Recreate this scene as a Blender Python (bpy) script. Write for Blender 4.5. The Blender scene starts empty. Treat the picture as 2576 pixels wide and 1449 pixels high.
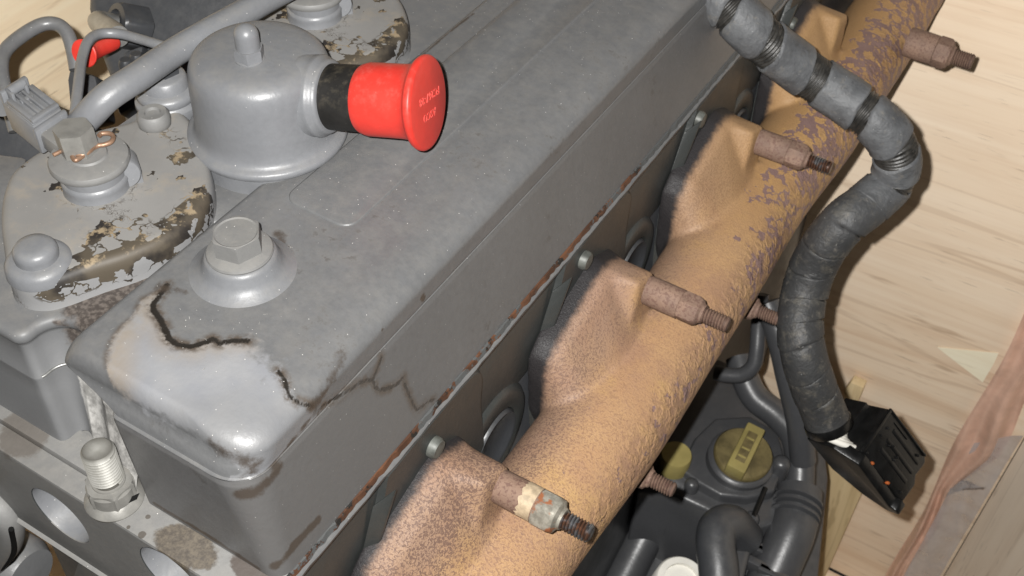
import bpy, bmesh, math, random
import numpy as np
from mathutils import Vector, Matrix
random.seed(7)
rng = np.random.default_rng(7)
sc = bpy.context.scene
col = sc.collection

# ------------------------------------------------------------------ camera
CAM = np.array([0.0, 0.0, 0.30])                      # metres; z = 0 is the top of the valve cover
RX = np.array([0.8540, 0.5192, 0.0365])               # picture right
RY = np.array([0.3911, -0.5944, -0.7031])             # picture down
RZ = np.array([-0.3431, 0.6148, -0.7107])             # view direction
RZ /= np.linalg.norm(RZ); RX -= RZ * (RX @ RZ); RX /= np.linalg.norm(RX); RY = np.cross(RZ, RX)
cd = bpy.data.cameras.new('camera'); cam = bpy.data.objects.new('camera', cd); col.objects.link(cam)
cd.sensor_width = 36.0; cd.lens = 2867.3 / 2576 * 36; cd.clip_start = 0.01; cd.clip_end = 20
cd.dof.use_dof = True; cd.dof.focus_distance = 0.43; cd.dof.aperture_fstop = 38
cam.matrix_world = Matrix([[RX[0], -RY[0], -RZ[0], CAM[0]], [RX[1], -RY[1], -RZ[1], CAM[1]],
                           [RX[2], -RY[2], -RZ[2], CAM[2]], [0, 0, 0, 1]])
sc.camera = cam
# ------------------------------------------------------------------ light: dim room, one phone flash beside the lens
w = bpy.data.worlds.new('World'); sc.world = w; w.use_nodes = True
w.node_tree.nodes['Background'].inputs[0].default_value = (1.0, 0.97, 0.93, 1)
w.node_tree.nodes['Background'].inputs[1].default_value = 0.014
ld = bpy.data.lights.new('flash', 'POINT'); flash = bpy.data.objects.new('flash', ld); col.objects.link(flash)
flash.location = CAM - RX * 0.0145 - RY * 0.0105
ld.energy = FLASH = 62.0; ld.shadow_soft_size = 0.0030; ld.color = (1.0, 0.985, 0.96)
ld.use_nodes = True
lt = ld.node_tree; em = lt.nodes['Emission']
fo = lt.nodes.new('ShaderNodeLightFalloff'); fo.inputs['Strength'].default_value = 1.0; fo.inputs['Smooth'].default_value = 0.45
lt.links.new(fo.outputs['Quadratic'], em.inputs['Strength'])
vs = sc.view_settings
vs.view_transform = 'Standard'; vs.look = 'None'; vs.exposure = 0.0; vs.gamma = 1.0; vs.use_curve_mapping = False

# ------------------------------------------------------------------ points read off the photograph, set on real planes
def ray(u, v):
    return RX * (u - 1288) + RY * (v - 724.5) + RZ * 2867.3
def Zp(u, v, z):
    d = ray(u, v); return CAM + d * ((z - CAM[2]) / d[2])
def Xp(u, v, x):
    d = ray(u, v); return CAM + d * ((x - CAM[0]) / d[0])
def Yp(u, v, y):
    d = ray(u, v); return CAM + d * ((y - CAM[1]) / d[1])
def Dp(u, v, dist):
    return CAM + ray(u, v) * (dist / 2867.3)
# ------------------------------------------------------------------ mesh helpers
A = np.array
def nrm(v):
    v = np.asarray(v, float); return v / (np.linalg.norm(v) + 1e-12)
def frame(axis, hint=(0, 0, 1)):
    a = nrm(axis); h = nrm(hint)
    if abs(a @ h) > 0.97: h = A([1.0, 0, 0]) if abs(a[0]) < 0.9 else A([0, 1.0, 0])
    u = nrm(h - a * (a @ h)); return u, np.cross(a, u), a
def catmull(P, n=8):
    P = [np.asarray(p, float) for p in P]
    Q = [2 * P[0] - P[1]] + P + [2 * P[-1] - P[-2]]; out = []
    for i in range(1, len(Q) - 2):
        for k in range(n):
            t = k / n; a, b, c, d = Q[i - 1], Q[i], Q[i + 1], Q[i + 2]
            out.append(0.5 * (2 * b + (c - a) * t + (2 * a - 5 * b + 4 * c - d) * t * t + (3 * b - a - 3 * c + d) * t ** 3))
    out.append(P[-1]); return np.array(out)
def resample(P, step):
    P = np.asarray(P); s = np.r_[0, np.cumsum(np.linalg.norm(np.diff(P, axis=0), axis=1))]
    n = max(2, int(round(s[-1] / step)) + 1); t = np.linspace(0, s[-1], n)
    return np.stack([np.interp(t, s, P[:, k]) for k in range(3)], 1), t
def polydist(V, P):
    V = np.asarray(V); best = np.full(len(V), 1e9)
    for a, b in zip(P[:-1], P[1:]):
        a = np.asarray(a); b = np.asarray(b); ab = b - a
        t = np.clip(((V - a) @ ab) / (ab @ ab + 1e-15), 0, 1)
        best = np.minimum(best, np.linalg.norm(V - (a + t[:, None] * ab), axis=1))
    return best
def inside(V2, P2):
    x, y = V2[:, 0], V2[:, 1]; r = np.zeros(len(V2), bool)
    for (x0, y0), (x1, y1) in zip(P2, np.roll(P2, -1, 0)):
        c = ((y0 > y) != (y1 > y)) & (x < (x1 - x0) * (y - y0) / (y1 - y0 + 1e-15) + x0); r ^= c
    return r
class MB:
    def __init__(s): s.v = []; s.f = []
    def add(s, V, F):
        o = len(s.v); s.v += [tuple(map(float, p)) for p in V]; s.f += [tuple(i + o for i in q) for q in F]; return s
    def grid(s, rows, closed=False, caps=True):
        n = len(rows[0]); V = [p for r in rows for p in r]; F = []
        for i in range(len(rows) - 1):
            for j in range(n if closed else n - 1):
                k = (j + 1) % n; F.append((i * n + j, i * n + k, (i + 1) * n + k, (i + 1) * n + j))
        if closed and caps:
            F.append(tuple(range(n - 1, -1, -1))); F.append(tuple(range((len(rows) - 1) * n, len(rows) * n)))
        return s.add(V, F)
    def lathe(s, o, axis, prof, segs=40, hint=(0, 0, 1), af=None, caps=True):
        u, v, a = frame(axis, hint); rows = []
        for r, h in prof:
            row = []
            for j in range(segs):
                th = 2 * math.pi * j / segs; rr = r
                if af:
                    m = (th % (math.pi / 3)) - math.pi / 6; rr = min(r, af / 2 / math.cos(m))
                row.append(np.asarray(o) + a * h + (u * math.cos(th) + v * math.sin(th)) * rr)
            rows.append(row)
        return s.grid(rows, True, caps)
    def tube(s, P, r, segs=20, rf=None, closed_ends=True):
        P = np.asarray(P); T = np.gradient(P, axis=0); T /= np.linalg.norm(T, axis=1)[:, None]
        u, v, _ = frame(T[0]); rows = []; L = np.r_[0, np.cumsum(np.linalg.norm(np.diff(P, axis=0), axis=1))]
        for i, p in enumerate(P):
            u = nrm(u - T[i] * (u @ T[i])); v = np.cross(T[i], u); row = []
            for j in range(segs):
                th = 2 * math.pi * j / segs; rr = (r[i] if hasattr(r, '__len__') else r) if rf is None else rf(L[i], th)
                row.append(p + (u * math.cos(th) + v * math.sin(th)) * rr)
            rows.append(row)
        return s.grid(rows, True, closed_ends)
    def thread(s, o, axis, r, length, pitch=0.0012, depth=0.0006, segs=24):
        u, v, a = frame(axis); turns = int(length / pitch); V = []; F = []; N = turns * segs
        for k in range(N + 1):
            th = 2 * math.pi * k / segs; d = u * math.cos(th) + v * math.sin(th); h = pitch * k / segs
            V.append(np.asarray(o) + a * h + d * r); V.append(np.asarray(o) + a * (h + pitch * .5) + d * (r - depth))
        for k in range(N): F.append((2 * k, 2 * k + 2, 2 * k + 3, 2 * k + 1))
        for k in range(N - segs + 1 - 1): F.append((2 * k + 1, 2 * k + 3, 2 * (k + segs) + 2, 2 * (k + segs)))
        s.add(V, F); h = pitch * turns
        s.lathe(o, axis, [(r - depth, -pitch), (r - depth, h + pitch * .3), (r - depth * .2, h + pitch * .3), (r - depth * 1.2, h + pitch), (1e-5, h + pitch)], segs)
        return s
    def roots(s, o, axis, r, depth):
        a = nrm(axis); V = np.array(s.v) - np.asarray(o); d = np.linalg.norm(V - np.outer(V @ a, a), axis=1); return np.clip((r - d) / depth, 0, 1) * (d > r * .5)
    def box(s, c, ex, ey, ez):
        c, ex, ey, ez = map(np.asarray, (c, ex, ey, ez)); V = [c + i * ex + j * ey + k * ez for i in (-1, 1) for j in (-1, 1) for k in (-1, 1)]
        return s.add(V, [(0, 1, 3, 2), (4, 6, 7, 5), (0, 4, 5, 1), (2, 3, 7, 6), (0, 2, 6, 4), (1, 5, 7, 3)])
    def prism(s, poly, off):
        off = np.asarray(off); n = len(poly); V = [np.asarray(p) for p in poly] + [np.asarray(p) + off for p in poly]
        F = [tuple(range(n - 1, -1, -1)), tuple(range(n, 2 * n))] + [(i, (i + 1) % n, n + (i + 1) % n, n + i) for i in range(n)]
        return s.add(V, F)
    def hull(s, pts):
        bm = bmesh.new()
        for p in pts: bm.verts.new(tuple(map(float, p)))
        r = bmesh.ops.convex_hull(bm, input=bm.verts)
        bmesh.ops.delete(bm, geom=list({g for g in r['geom_interior'] + r['geom_unused'] if isinstance(g, bmesh.types.BMVert)}), context='VERTS')
        bm.verts.index_update(); V = [v.co[:] for v in bm.verts]; F = [tuple(v.index for v in f.verts) for f in bm.faces]; bm.free()
        return s.add(V, F)
    def obj(s, name, mat, parent=None, bevel=0, bseg=2, sharp=38, label=None, attrs=None, subsurf=0):
        me = bpy.data.meshes.new(name); me.from_pydata(s.v, [], s.f); me.validate()
        bm = bmesh.new(); bm.from_mesh(me)
        if not attrs: bmesh.ops.recalc_face_normals(bm, faces=bm.faces)
        if bevel:
            bmesh.ops.remove_doubles(bm, verts=bm.verts, dist=1e-6)
            ed = [e for e in bm.edges if len(e.link_faces) == 2 and e.calc_face_angle() > math.radians(30)]
            bmesh.ops.bevel(bm, geom=ed, offset=bevel, segments=bseg, affect='EDGES', profile=.5, clamp_overlap=True)
        bm.to_mesh(me); bm.free()
        for p in me.polygons: p.use_smooth = True
        me.set_sharp_from_angle(angle=math.radians(sharp))
        for k, arr in (attrs or {}).items():
            at = me.attributes.new(k, 'FLOAT', 'POINT'); at.data.foreach_set('value', np.asarray(arr, np.float32))
        me.materials.append(mat)
        o = bpy.data.objects.new(name, me); link(o, parent)
        if label: o['label'] = label
        return o
WORLD = {}
def link(o, parent):
    col.objects.link(o); M = o.matrix_basis.copy()
    if parent is not None:
        o.parent = parent; o.matrix_parent_inverse = WORLD[parent.name].inverted()
    WORLD[o.name] = M
def thing(name, label, cat, loc, group=None):
    o = bpy.data.objects.new(name, None); o.empty_display_size = .02; o.location = tuple(map(float, loc)); link(o, None)
    tag(o, label, cat, group); return o
def tag(o, label, cat=None, group=None, kind=None):
    o['label'] = label
    if cat: o['category'] = cat
    if group: o['group'] = group
    if kind: o['kind'] = kind
    return o
def dup(o, off, parent):
    c = o.copy(); c.parent = None; c.matrix_parent_inverse = Matrix(); c.matrix_basis = Matrix.Translation(tuple(map(float, off))) @ WORLD[o.name]
    link(c, parent); return c

# ------------------------------------------------------------------ material helpers
class G:
    def __init__(s, name):
        s.m = bpy.data.materials.new(name); s.m.use_nodes = True; s.t = s.m.node_tree; s.n = s.t.nodes; s.b = s.n['Principled BSDF']
        s.P = s.n.new('ShaderNodeTexCoord').outputs['Object']
    def put(s, sock, val):
        if isinstance(val, bpy.types.NodeSocket): s.t.links.new(val, sock)
        elif val is not None:
            sock.default_value = (tuple(val) + (1,)) if hasattr(val, '__len__') and len(val) == 3 and sock.type == 'RGBA' else val
    def noise(s, scale, detail=3, rough=.55, vec=None, dist=0, out='Fac'):
        n = s.n.new('ShaderNodeTexNoise'); s.put(n.inputs['Vector'], vec or s.P); n.inputs['Scale'].default_value = scale
        n.inputs['Detail'].default_value = detail; n.inputs['Roughness'].default_value = rough; n.inputs['Distortion'].default_value = dist
        return n.outputs[out]
    def vor(s, scale, feature='F1', vec=None, out='Distance', rand=1):
        n = s.n.new('ShaderNodeTexVoronoi'); n.feature = feature; s.put(n.inputs['Vector'], vec or s.P); n.inputs['Scale'].default_value = scale
        n.inputs['Randomness'].default_value = rand; return n.outputs[out]
    def scale(s, x, y, z, vec=None):
        n = s.n.new('ShaderNodeMapping'); s.put(n.inputs['Vector'], vec or s.P); n.inputs['Scale'].default_value = (x, y, z); return n.outputs[0]
    def math(s, op, a, b=0.0, c=None, clamp=False):
        n = s.n.new('ShaderNodeMath'); n.operation = op; n.use_clamp = clamp; s.put(n.inputs[0], a); s.put(n.inputs[1], b)
        if c is not None: s.put(n.inputs[2], c)
        return n.outputs[0]
    def step(s, x, a, b, lo=0.0, hi=1.0):
        n = s.n.new('ShaderNodeMapRange'); n.interpolation_type = 'SMOOTHSTEP'; n.clamp = True; s.put(n.inputs[0], x)
        fl = a > b
        n.inputs[1].default_value, n.inputs[2].default_value = (b, a) if fl else (a, b)
        n.inputs[3].default_value, n.inputs[4].default_value = (hi, lo) if fl else (lo, hi); return n.outputs[0]
    def mix(s, f, a, b, mode='MIX'):
        n = s.n.new('ShaderNodeMix'); n.data_type = 'RGBA'; n.blend_type = mode; s.put(n.inputs[0], f); s.put(n.inputs[6], a); s.put(n.inputs[7], b); return n.outputs[2]
    def xyz(s, vec=None):
        n = s.n.new('ShaderNodeSeparateXYZ'); s.put(n.inputs[0], vec or s.P); return n.outputs
    def nz(s):
        n = s.n.new('ShaderNodeNewGeometry'); return s.xyz(n.outputs['Normal'])[2]
    def attr(s, name):
        n = s.n.new('ShaderNodeAttribute'); n.attribute_name = name; return n.outputs['Fac']
    def bump(s, h, strength=.3, dist=.0005, prev=None):
        n = s.n.new('ShaderNodeBump'); n.inputs['Strength'].default_value = strength; n.inputs['Distance'].default_value = dist
        s.put(n.inputs['Height'], h)
        if prev is not None: s.put(n.inputs['Normal'], prev)
        return n.outputs[0]
    def mul(s, a, b): return s.math('MULTIPLY', a, b, clamp=True)
    def out(s, base, rough=.5, metal=0.0, normal=None, spec=.5, **kw):
        s.put(s.b.inputs['Base Color'], base); s.put(s.b.inputs['Roughness'], rough); s.put(s.b.inputs['Metallic'], metal)
        s.b.inputs['Specular IOR Level'].default_value = spec
        if normal is not None: s.put(s.b.inputs['Normal'], normal)
        for k, v in kw.items(): s.put(s.b.inputs[k], v)
        return s.m
    def specks(s, scale=300, size=.075, keep=.45):
        d = s.vor(scale); c = s.vor(scale, out='Color'); n = s.n.new('ShaderNodeSeparateColor'); s.put(n.inputs[0], c)
        thr = s.math('MULTIPLY', s.step(n.outputs[0], keep, 1.0), size)
        return s.math('LESS_THAN', d, thr)

PAINT = (0.128, 0.130, 0.133)
def paint(name, base=PAINT, dust=.35, rough=.37, grime=.3, specks=True, bumpy=.16):
    g = G(name)
    big = g.noise(22, 4); fine = g.noise(420, 3); mid = g.noise(95, 5, .65)
    c = g.mix(g.step(big, .3, .7), A(base) * .94, A(base) * 1.06)
    c = g.mix(g.mul(g.step(mid, .56, .78), g.math('MULTIPLY', g.step(g.noise(18, 4), .45, .65), grime)), c, (.060, .050, .042))
    c = g.mix(g.math('MULTIPLY', g.step(g.noise(330, 4, .65), .35, .7), .35), c, A(base) * .80)
    up = g.step(g.nz(), .35, .95)
    d = g.mul(g.mul(g.step(g.noise(130, 6, .72), .30, .80), up), dust)
    c = g.mix(d, c, (.235, .222, .198))
    if specks:
        c = g.mix(g.mul(g.specks(470, .090, .42), g.step(g.nz(), .0, .6)), c, (.62, .60, .57))
    r = g.math('ADD', g.mul(mid, .22), g.math('ADD', g.mul(d, .5), rough - .11))
    n = g.bump(g.math('ADD', fine, g.math('MULTIPLY', mid, 1.5)), bumpy, .0006)
    return g.out(c, r, 0, n, .55)
M = {}
M['paint'] = paint('grey_paint')
M['paint_clean'] = paint('grey_paint_clean', base=(.172, .177, .187), dust=.42, grime=.2, rough=.38)
M['paint_dusty'] = paint('grey_paint_dusty', base=(.180, .179, .175), dust=.50, grime=.25, rough=.55)
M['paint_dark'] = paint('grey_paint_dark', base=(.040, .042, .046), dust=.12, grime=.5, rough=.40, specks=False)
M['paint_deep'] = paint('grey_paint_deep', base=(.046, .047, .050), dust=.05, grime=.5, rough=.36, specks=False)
def cover_mat():
    g = G('valve_cover_paint')
    big = g.noise(22, 4); fine = g.noise(420, 3); mid = g.noise(95, 5, .65)
    c = g.mix(g.step(big, .3, .7), (.132, .134, .137), (.146, .148, .151))
    c = g.mix(g.math('MULTIPLY', g.step(g.noise(330, 4, .65), .35, .7), .35), c, (.098, .099, .101))
    up = g.step(g.nz(), .35, .95)
    d = g.mul(g.mul(g.step(g.noise(120, 6, .72), .30, .80), up), .35)
    c = g.mix(d, c, (.225, .212, .190))
    dirt = g.mul(g.step(g.noise(30, 6, .7), .55, .72), g.step(g.noise(240, 4, .7), .52, .64))
    c = g.mix(g.mul(dirt, .55), c, (.045, .038, .032))
    # bare patch at the front corner: signed distance in mm, edge roughened by noise
    sd = g.attr('bare'); nz1 = g.math('MULTIPLY', g.math('SUBTRACT', g.noise(210, 4, .6), .5), 3.0)
    sdn = g.math('ADD', sd, nz1); m = g.step(sdn, -.5, .6)
    bc = g.mix(g.step(g.noise(45, 4), .35, .65), (.235, .241, .258), (.275, .277, .284))  # bare tone, lightened further to carry the near flash sheen
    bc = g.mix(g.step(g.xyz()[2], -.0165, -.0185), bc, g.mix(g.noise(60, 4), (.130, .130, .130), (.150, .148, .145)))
    warm = g.mul(g.step(g.attr('warm'), 16.0, 1.0), g.step(g.noise(70, 5, .65), .25, .60))
    bc = g.mix(g.mul(warm, g.step(g.xyz()[2], -.021, -.016, .25, .8)), bc, (.26, .218, .172))
    c = g.mix(g.mul(m, g.step(g.attr('warm'), 42.0, 18.0, .42, 1.0)), c, bc)
    # dark crack line and brown rim
    cd_ = g.attr('crack'); nz2 = g.math('MULTIPLY', g.math('SUBTRACT', g.noise(330, 5, .7), .5), 2.3)
    wd = g.math('MULTIPLY', g.attr('cwid'), 1.0)
    cr = g.math('SUBTRACT', g.math('ADD', cd_, nz2), wd)
    c = g.mix(g.mul(g.step(cr, 3.2, .2), g.step(g.noise(170, 5, .7), .36, .58)), c, (.085, .068, .054))
    c = g.mix(g.step(cr, .55, -.25), c, (.020, .017, .014))
    # shade of the steep skirt wall painted in below the lid, tinted brown
    skirt_shade = g.mul(g.step(g.xyz()[2], -.0172, -.0200), g.step(g.noise(26, 5, .6), .05, .55, .55, 1.0)); c = g.mix(g.math('MULTIPLY', skirt_shade, .45), c, (.070, .064, .060))
    # brown stains
    st = g.math('ADD', g.attr('stain'), g.math('MULTIPLY', g.math('SUBTRACT', g.noise(120, 6, .72), .5), 1.3))
    c = g.mix(g.mul(g.step(st, .38, .75), .85), c, (.055, .042, .032))
    c = g.mix(g.mul(g.specks(480, .090, .42), g.step(g.nz(), .0, .6)), c, (.62, .60, .57))
    r = g.math('ADD', g.mul(mid, .20), g.math('ADD', g.mul(d, .5), .29))
    r = g.mix(m, r, g.math('ADD', g.mul(mid, .14), .32))
    h = g.math('ADD', fine, g.math('ADD', g.math('MULTIPLY', mid, 1.5), g.math('MULTIPLY', g.step(cr, -.25, .55), 2.0)))
    return g.out(c, r, 0, g.bump(h, .18, .0006), .5)
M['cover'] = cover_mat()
def deck_mat():
    g = G('stained_deck_paint')
    mid = g.noise(95, 5, .65)
    c = g.mix(g.step(g.noise(22, 4), .3, .7), (.120, .122, .125), (.138, .140, .143))
    up = g.step(g.nz(), .35, .95)
    c = g.mix(g.mul(g.mul(g.step(g.noise(130, 6, .7), .3, .8), up), .4), c, (.24, .225, .20))
    du = g.math('ADD', g.attr('dusty'), g.math('MULTIPLY', g.math('SUBTRACT', g.noise(110, 5, .7), .5), 1.1)); c = g.mix(g.mul(g.step(du, .30, .62), .9), c, g.mix(g.step(g.noise(160, 5, .7), .35, .65), (.20, .195, .185), (.46, .45, .43)))
    st = g.math('ADD', g.attr('stain'), g.math('MULTIPLY', g.math('SUBTRACT', g.noise(150, 6, .72), .5), 1.0))
    c = g.mix(g.mul(g.step(st, .35, .7), .95), c, g.mix(g.step(g.noise(500, 3), .4, .66), (.052, .042, .036), (.13, .11, .095)))
    c = g.mix(g.mul(g.specks(470, .090, .42), up), c, (.62, .60, .57))
    return g.out(c, g.math('ADD', g.mul(mid, .25), .38), 0, g.bump(g.math('ADD', mid, g.math('MULTIPLY', g.noise(600, 3), .6)), .16, .0006), .45)
M['deck'] = deck_mat()
def head_mat():
    m = paint('dusty_head_paint', base=(.168, .166, .161), dust=.45, grime=.4, rough=.52); g = G.__new__(G); g.m = m; g.t = m.node_tree; g.n = g.t.nodes; g.b = g.n['Principled BSDF']
    g.P = g.n.new('ShaderNodeTexCoord').outputs['Object']; old = g.b.inputs['Base Color'].links[0].from_socket
    def near(p, r, amp=1.0, sc=(1, 1, 1)):
        mp = g.n.new('ShaderNodeMapping'); g.put(mp.inputs['Vector'], g.P); mp.vector_type = 'POINT'; mp.inputs['Location'].default_value = tuple(-A(p) * A(sc)); mp.inputs['Scale'].default_value = sc
        v = g.n.new('ShaderNodeVectorMath'); v.operation = 'LENGTH'; g.put(v.inputs[0], mp.outputs[0])
        return g.math('ADD', g.step(v.outputs['Value'], r, r * .25, 0, amp), g.math('MULTIPLY', g.math('SUBTRACT', g.noise(140, 6, .72), .5), 1.1))
    c = g.mix(g.step(near(Zp(470, 1378, -.0622), .020, 1.0, (1, 1.6, 1)), .36, .62), old, g.mix(g.step(g.noise(520, 5, .75), .35, .7), (.060, .050, .040), (.120, .100, .074)))
    c = g.mix(g.mul(g.step(near(Zp(640, 1440, -.0622), .016, 1.0, (1, 2, 1)), .40, .6), .9), c, (.050, .036, .028))
    c = g.mix(g.mul(g.step(near(Zp(60, 1090, -.0600), .018), .4, .7), .7), c, (.085, .072, .060))
    for u, v, r in ((357, 1345, .0016), (323, 1326, .0010), (372, 1300, .0012)): c = g.mix(g.mul(g.step(near(Zp(u, v, -.0622), r * 1.5), .5, .7), .85), c, (.06, .05, .04))
    g.put(g.b.inputs['Base Color'], c); return m
M['head'] = head_mat()
def flake_mat():
    g = G('flaking_dusty_paint')
    mid = g.noise(95, 5, .65)
    c = g.mix(g.step(g.noise(30, 4), .3, .7), (.195, .190, .182), (.230, .224, .214))
    c = g.mix(g.mul(g.step(g.noise(75, 5, .65), .50, .74), .45), c, (.31, .265, .205))
    side = g.step(g.nz(), .75, .3)
    c = g.mix(g.mul(side, .6), c, (.225, .23, .24))
    fl = g.attr('flake'); wv = g.noise(130, 3, .6, out='Color')
    n = g.n.new('ShaderNodeMix'); n.data_type = 'VECTOR'; n.inputs[0].default_value = .012
    g.t.links.new(g.P, n.inputs[4]); g.t.links.new(wv, n.inputs[5])
    vc = g.vor(150, vec=n.outputs[1], out='Color'); s3 = g.n.new('ShaderNodeSeparateColor'); g.put(s3.inputs[0], vc)
    gone = g.math('GREATER_THAN', g.math('ADD', g.math('MULTIPLY', fl, .92), g.math('MULTIPLY', g.math('SUBTRACT', g.noise(90, 3), .5), .5)), s3.outputs[0])
    edge = g.vor(150, 'DISTANCE_TO_EDGE', vec=n.outputs[1])
    crack = g.mul(g.math('LESS_THAN', edge, .055), g.step(fl, .18, .34))
    under = g.mix(g.mul(g.step(g.noise(160, 5, .7), .50, .62), g.step(g.nz(), .55, .9)), g.mix(g.step(g.noise(60, 4), .4, .6), (.022, .019, .017), (.080, .066, .048)), (.27, .21, .135))
    k = g.math('MAXIMUM', gone, crack, clamp=True)
    c = g.mix(k, c, under)
    fine = g.mul(g.math('LESS_THAN', g.vor(420, 'DISTANCE_TO_EDGE', vec=n.outputs[1]), .05), g.step(g.noise(55, 4), .60, .68))
    c = g.mix(g.mul(fine, .8), c, (.05, .04, .03))
    c = g.mix(g.mul(g.specks(420, .07, .55), .8), c, (.6, .55, .48))
    h = g.math('ADD', g.math('SUBTRACT', 1.0, k), g.math('MULTIPLY', mid, .5))
    return g.out(c, .55, 0, g.bump(h, .5, .0005), .4)
M['flake'] = flake_mat()
def rust_mat(name, kind):
    g = G(name); X, Y, Z = g.xyz()
    big = g.noise(16, 4, .6); mid = g.noise(60, 5, .6); warp = g.noise(500, 2, .5)
    if kind == 'manifold':
        ochre = g.mix(g.step(big, .36, .62), (.365, .212, .112), (.410, .252, .130))
        pink = (.275, .178, .128)
        f = g.math('ADD', g.step(X, -.122, -.150), g.math('MULTIPLY', g.math('SUBTRACT', mid, .5), 1.2), clamp=True)
        c = g.mix(g.mul(f, .85), ochre, pink)
        small = g.noise(880, 3, .6, dist=.8); s2 = g.noise(330, 2, .5, dist=1.2)
        thr = g.math('ADD', small, g.math('MULTIPLY', g.math('SUBTRACT', big, .5), .25))
        near = g.step(Y, .52, .40)
        dk = g.mix(g.step(mid, .35, .65), (.155, .082, .058), (.19, .108, .082))
        sp = g.step(thr, .49, .60)
        # scaly patches: ochre islands on mauve brown, merging into one coat nearer the front
        pw = g.n.new('ShaderNodeMix'); pw.data_type = 'VECTOR'; pw.inputs[0].default_value = .0085
        g.t.links.new(g.P, pw.inputs[4]); g.t.links.new(g.noise(170, 4, .65, out='Color'), pw.inputs[5])
        vd = g.vor(118, vec=pw.outputs[1]); vs_ = g.vor(260, vec=pw.outputs[1])
        wig = g.math('MULTIPLY', g.math('SUBTRACT', g.noise(420, 4, .65), .5), .30)
        isl = g.math('ADD', g.math('MINIMUM', vd, g.math('ADD', vs_, .12)), wig)
        outer = g.step(g.math('ADD', X, g.math('MULTIPLY', Y, .030)), -.106, -.090)
        lim = g.math('ADD', g.step(Y, .60, .40, .44, .86), g.math('MULTIPLY', g.math('MULTIPLY', outer, g.mul(g.step(Y, .25, .40), g.step(Y, .56, .46))), -.24))
        lim = g.math('ADD', lim, g.math('MULTIPLY', g.math('SUBTRACT', g.noise(14, 3), .5), .30))
        lim = g.math('ADD', lim, g.step(X, -.128, -.142, 0.0, .5))
        pz = g.step(g.math('SUBTRACT', isl, lim), -.008, .012)
        c = g.mix(g.mul(g.step(g.noise(24, 4, .6), .52, .68), g.step(X, -.150, -.128)), c, (.43, .265, .118))
        c = g.mix(g.mul(g.step(g.noise(38, 5, .65), .46, .66), .55), c, (.29, .170, .110))
        c = g.mix(g.mul(g.mul(sp, g.math('MAXIMUM', g.step(Y, .60, .42), g.step(X, -.124, -.136))), g.math('MULTIPLY', g.step(X, -.126, -.142, .55, .85), g.step(Y, .26, .36, 1.0, .62))), c, g.mix(g.step(X, -.126, -.142), dk, (.130, .078, .060)))
        far = g.step(Y, .40, .58)
        c = g.mix(g.mul(far, .6), c, (.40, .24, .085))
        c = g.mix(g.mul(g.mul(g.noise(700, 3, .7), far), .35), c, (.22, .115, .055))
        rim = g.mul(g.step(g.math('ABSOLUTE', g.math('SUBTRACT', isl, g.math('SUBTRACT', lim, .045))), .05, .012), far)
        c = g.mix(g.mul(rim, .6), c, (.46, .275, .10))
        c = g.mix(pz, c, g.mix(g.step(mid, .3, .7), (.175, .108, .100), (.225, .145, .132)))
        soot = g.math('ADD', g.step(X, -.1500, -.1655), g.math('MULTIPLY', g.math('SUBTRACT', g.noise(260, 4, .7), .5), .40), clamp=True)
        soot = g.math('ADD', soot, g.step(Y, .32, .22, 0, -.34))
        c = g.mix(g.mul(g.step(soot, .05, .5), .45), c, (.15, .095, .070))
        c = g.mix(g.step(soot, .20, .62), c, (.020, .018, .019))
        h = g.math('ADD', g.math('MULTIPLY', small, 1.0), g.math('MULTIPLY', g.math('SUBTRACT', 1.0, pz), .9))
        h = g.math('ADD', h, g.math('MULTIPLY', g.mul(g.step(g.noise(210, 3, .6, dist=.6), .38, .66), outer), 1.6))
        c = g.mix(g.mul(g.mul(g.step(g.noise(210, 3, .6, dist=.6), .55, .40), outer), .45), c, (.20, .115, .085))
        return g.out(c, g.math('ADD', .44, g.math('MULTIPLY', small, .3)), 0, g.bump(h, .55, .0008), .45)
    if kind == 'stud':
        c = g.mix(g.step(mid, .35, .65), (.165, .108, .082), (.235, .152, .110))
        c = g.mix(g.mul(g.step(g.noise(620, 2, .6, dist=.8), .5, .62), .7), c, (.12, .065, .052))
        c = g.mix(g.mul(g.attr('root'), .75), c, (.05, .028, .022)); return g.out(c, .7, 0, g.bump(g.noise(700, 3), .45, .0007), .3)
    if kind == 'bare_nut':
        c = g.mix(g.step(g.noise(300, 4, .6), .38, .62), (.22, .205, .17), (.34, .32, .27))
        c = g.mix(g.step(g.noise(120, 4), .58, .66), c, (.34, .13, .06))
        return g.out(c, .5, .35, g.bump(g.noise(500, 3), .35, .0006), .4)
    if kind == 'bare_thread':
        c = g.mix(g.step(g.noise(140, 3), .44, .54), (.20, .10, .06), (.22, .23, .24))
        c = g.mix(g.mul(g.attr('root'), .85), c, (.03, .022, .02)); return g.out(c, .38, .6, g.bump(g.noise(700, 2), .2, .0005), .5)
    if kind == 'gasket':
        k = g.noise(110, 5, .7)
        c = g.mix(g.step(g.noise(60, 4), .4, .6), (.060, .028, .016), (.125, .055, .028))
        c = g.mix(g.step(k, .555, .60), c, (.018, .016, .014))
        gone = g.step(g.math('ADD', g.noise(34, 6, .75), g.math('MULTIPLY', g.step(Y, .40, .52), .30)), .525, .55)
        c = g.mix(gone, c, (.082, .085, .085))
        return g.out(c, .6, 0, g.bump(k, .5, .001), .35)
M['rust'] = rust_mat('rusty_cast_iron', 'manifold'); M['rust_stud'] = rust_mat('brown_rust', 'stud')
M['bare_nut'] = rust_mat('worn_zinc', 'bare_nut'); M['bare_thread'] = rust_mat('worn_thread', 'bare_thread'); M['gasket'] = rust_mat('rusty_gasket', 'gasket')
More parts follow.
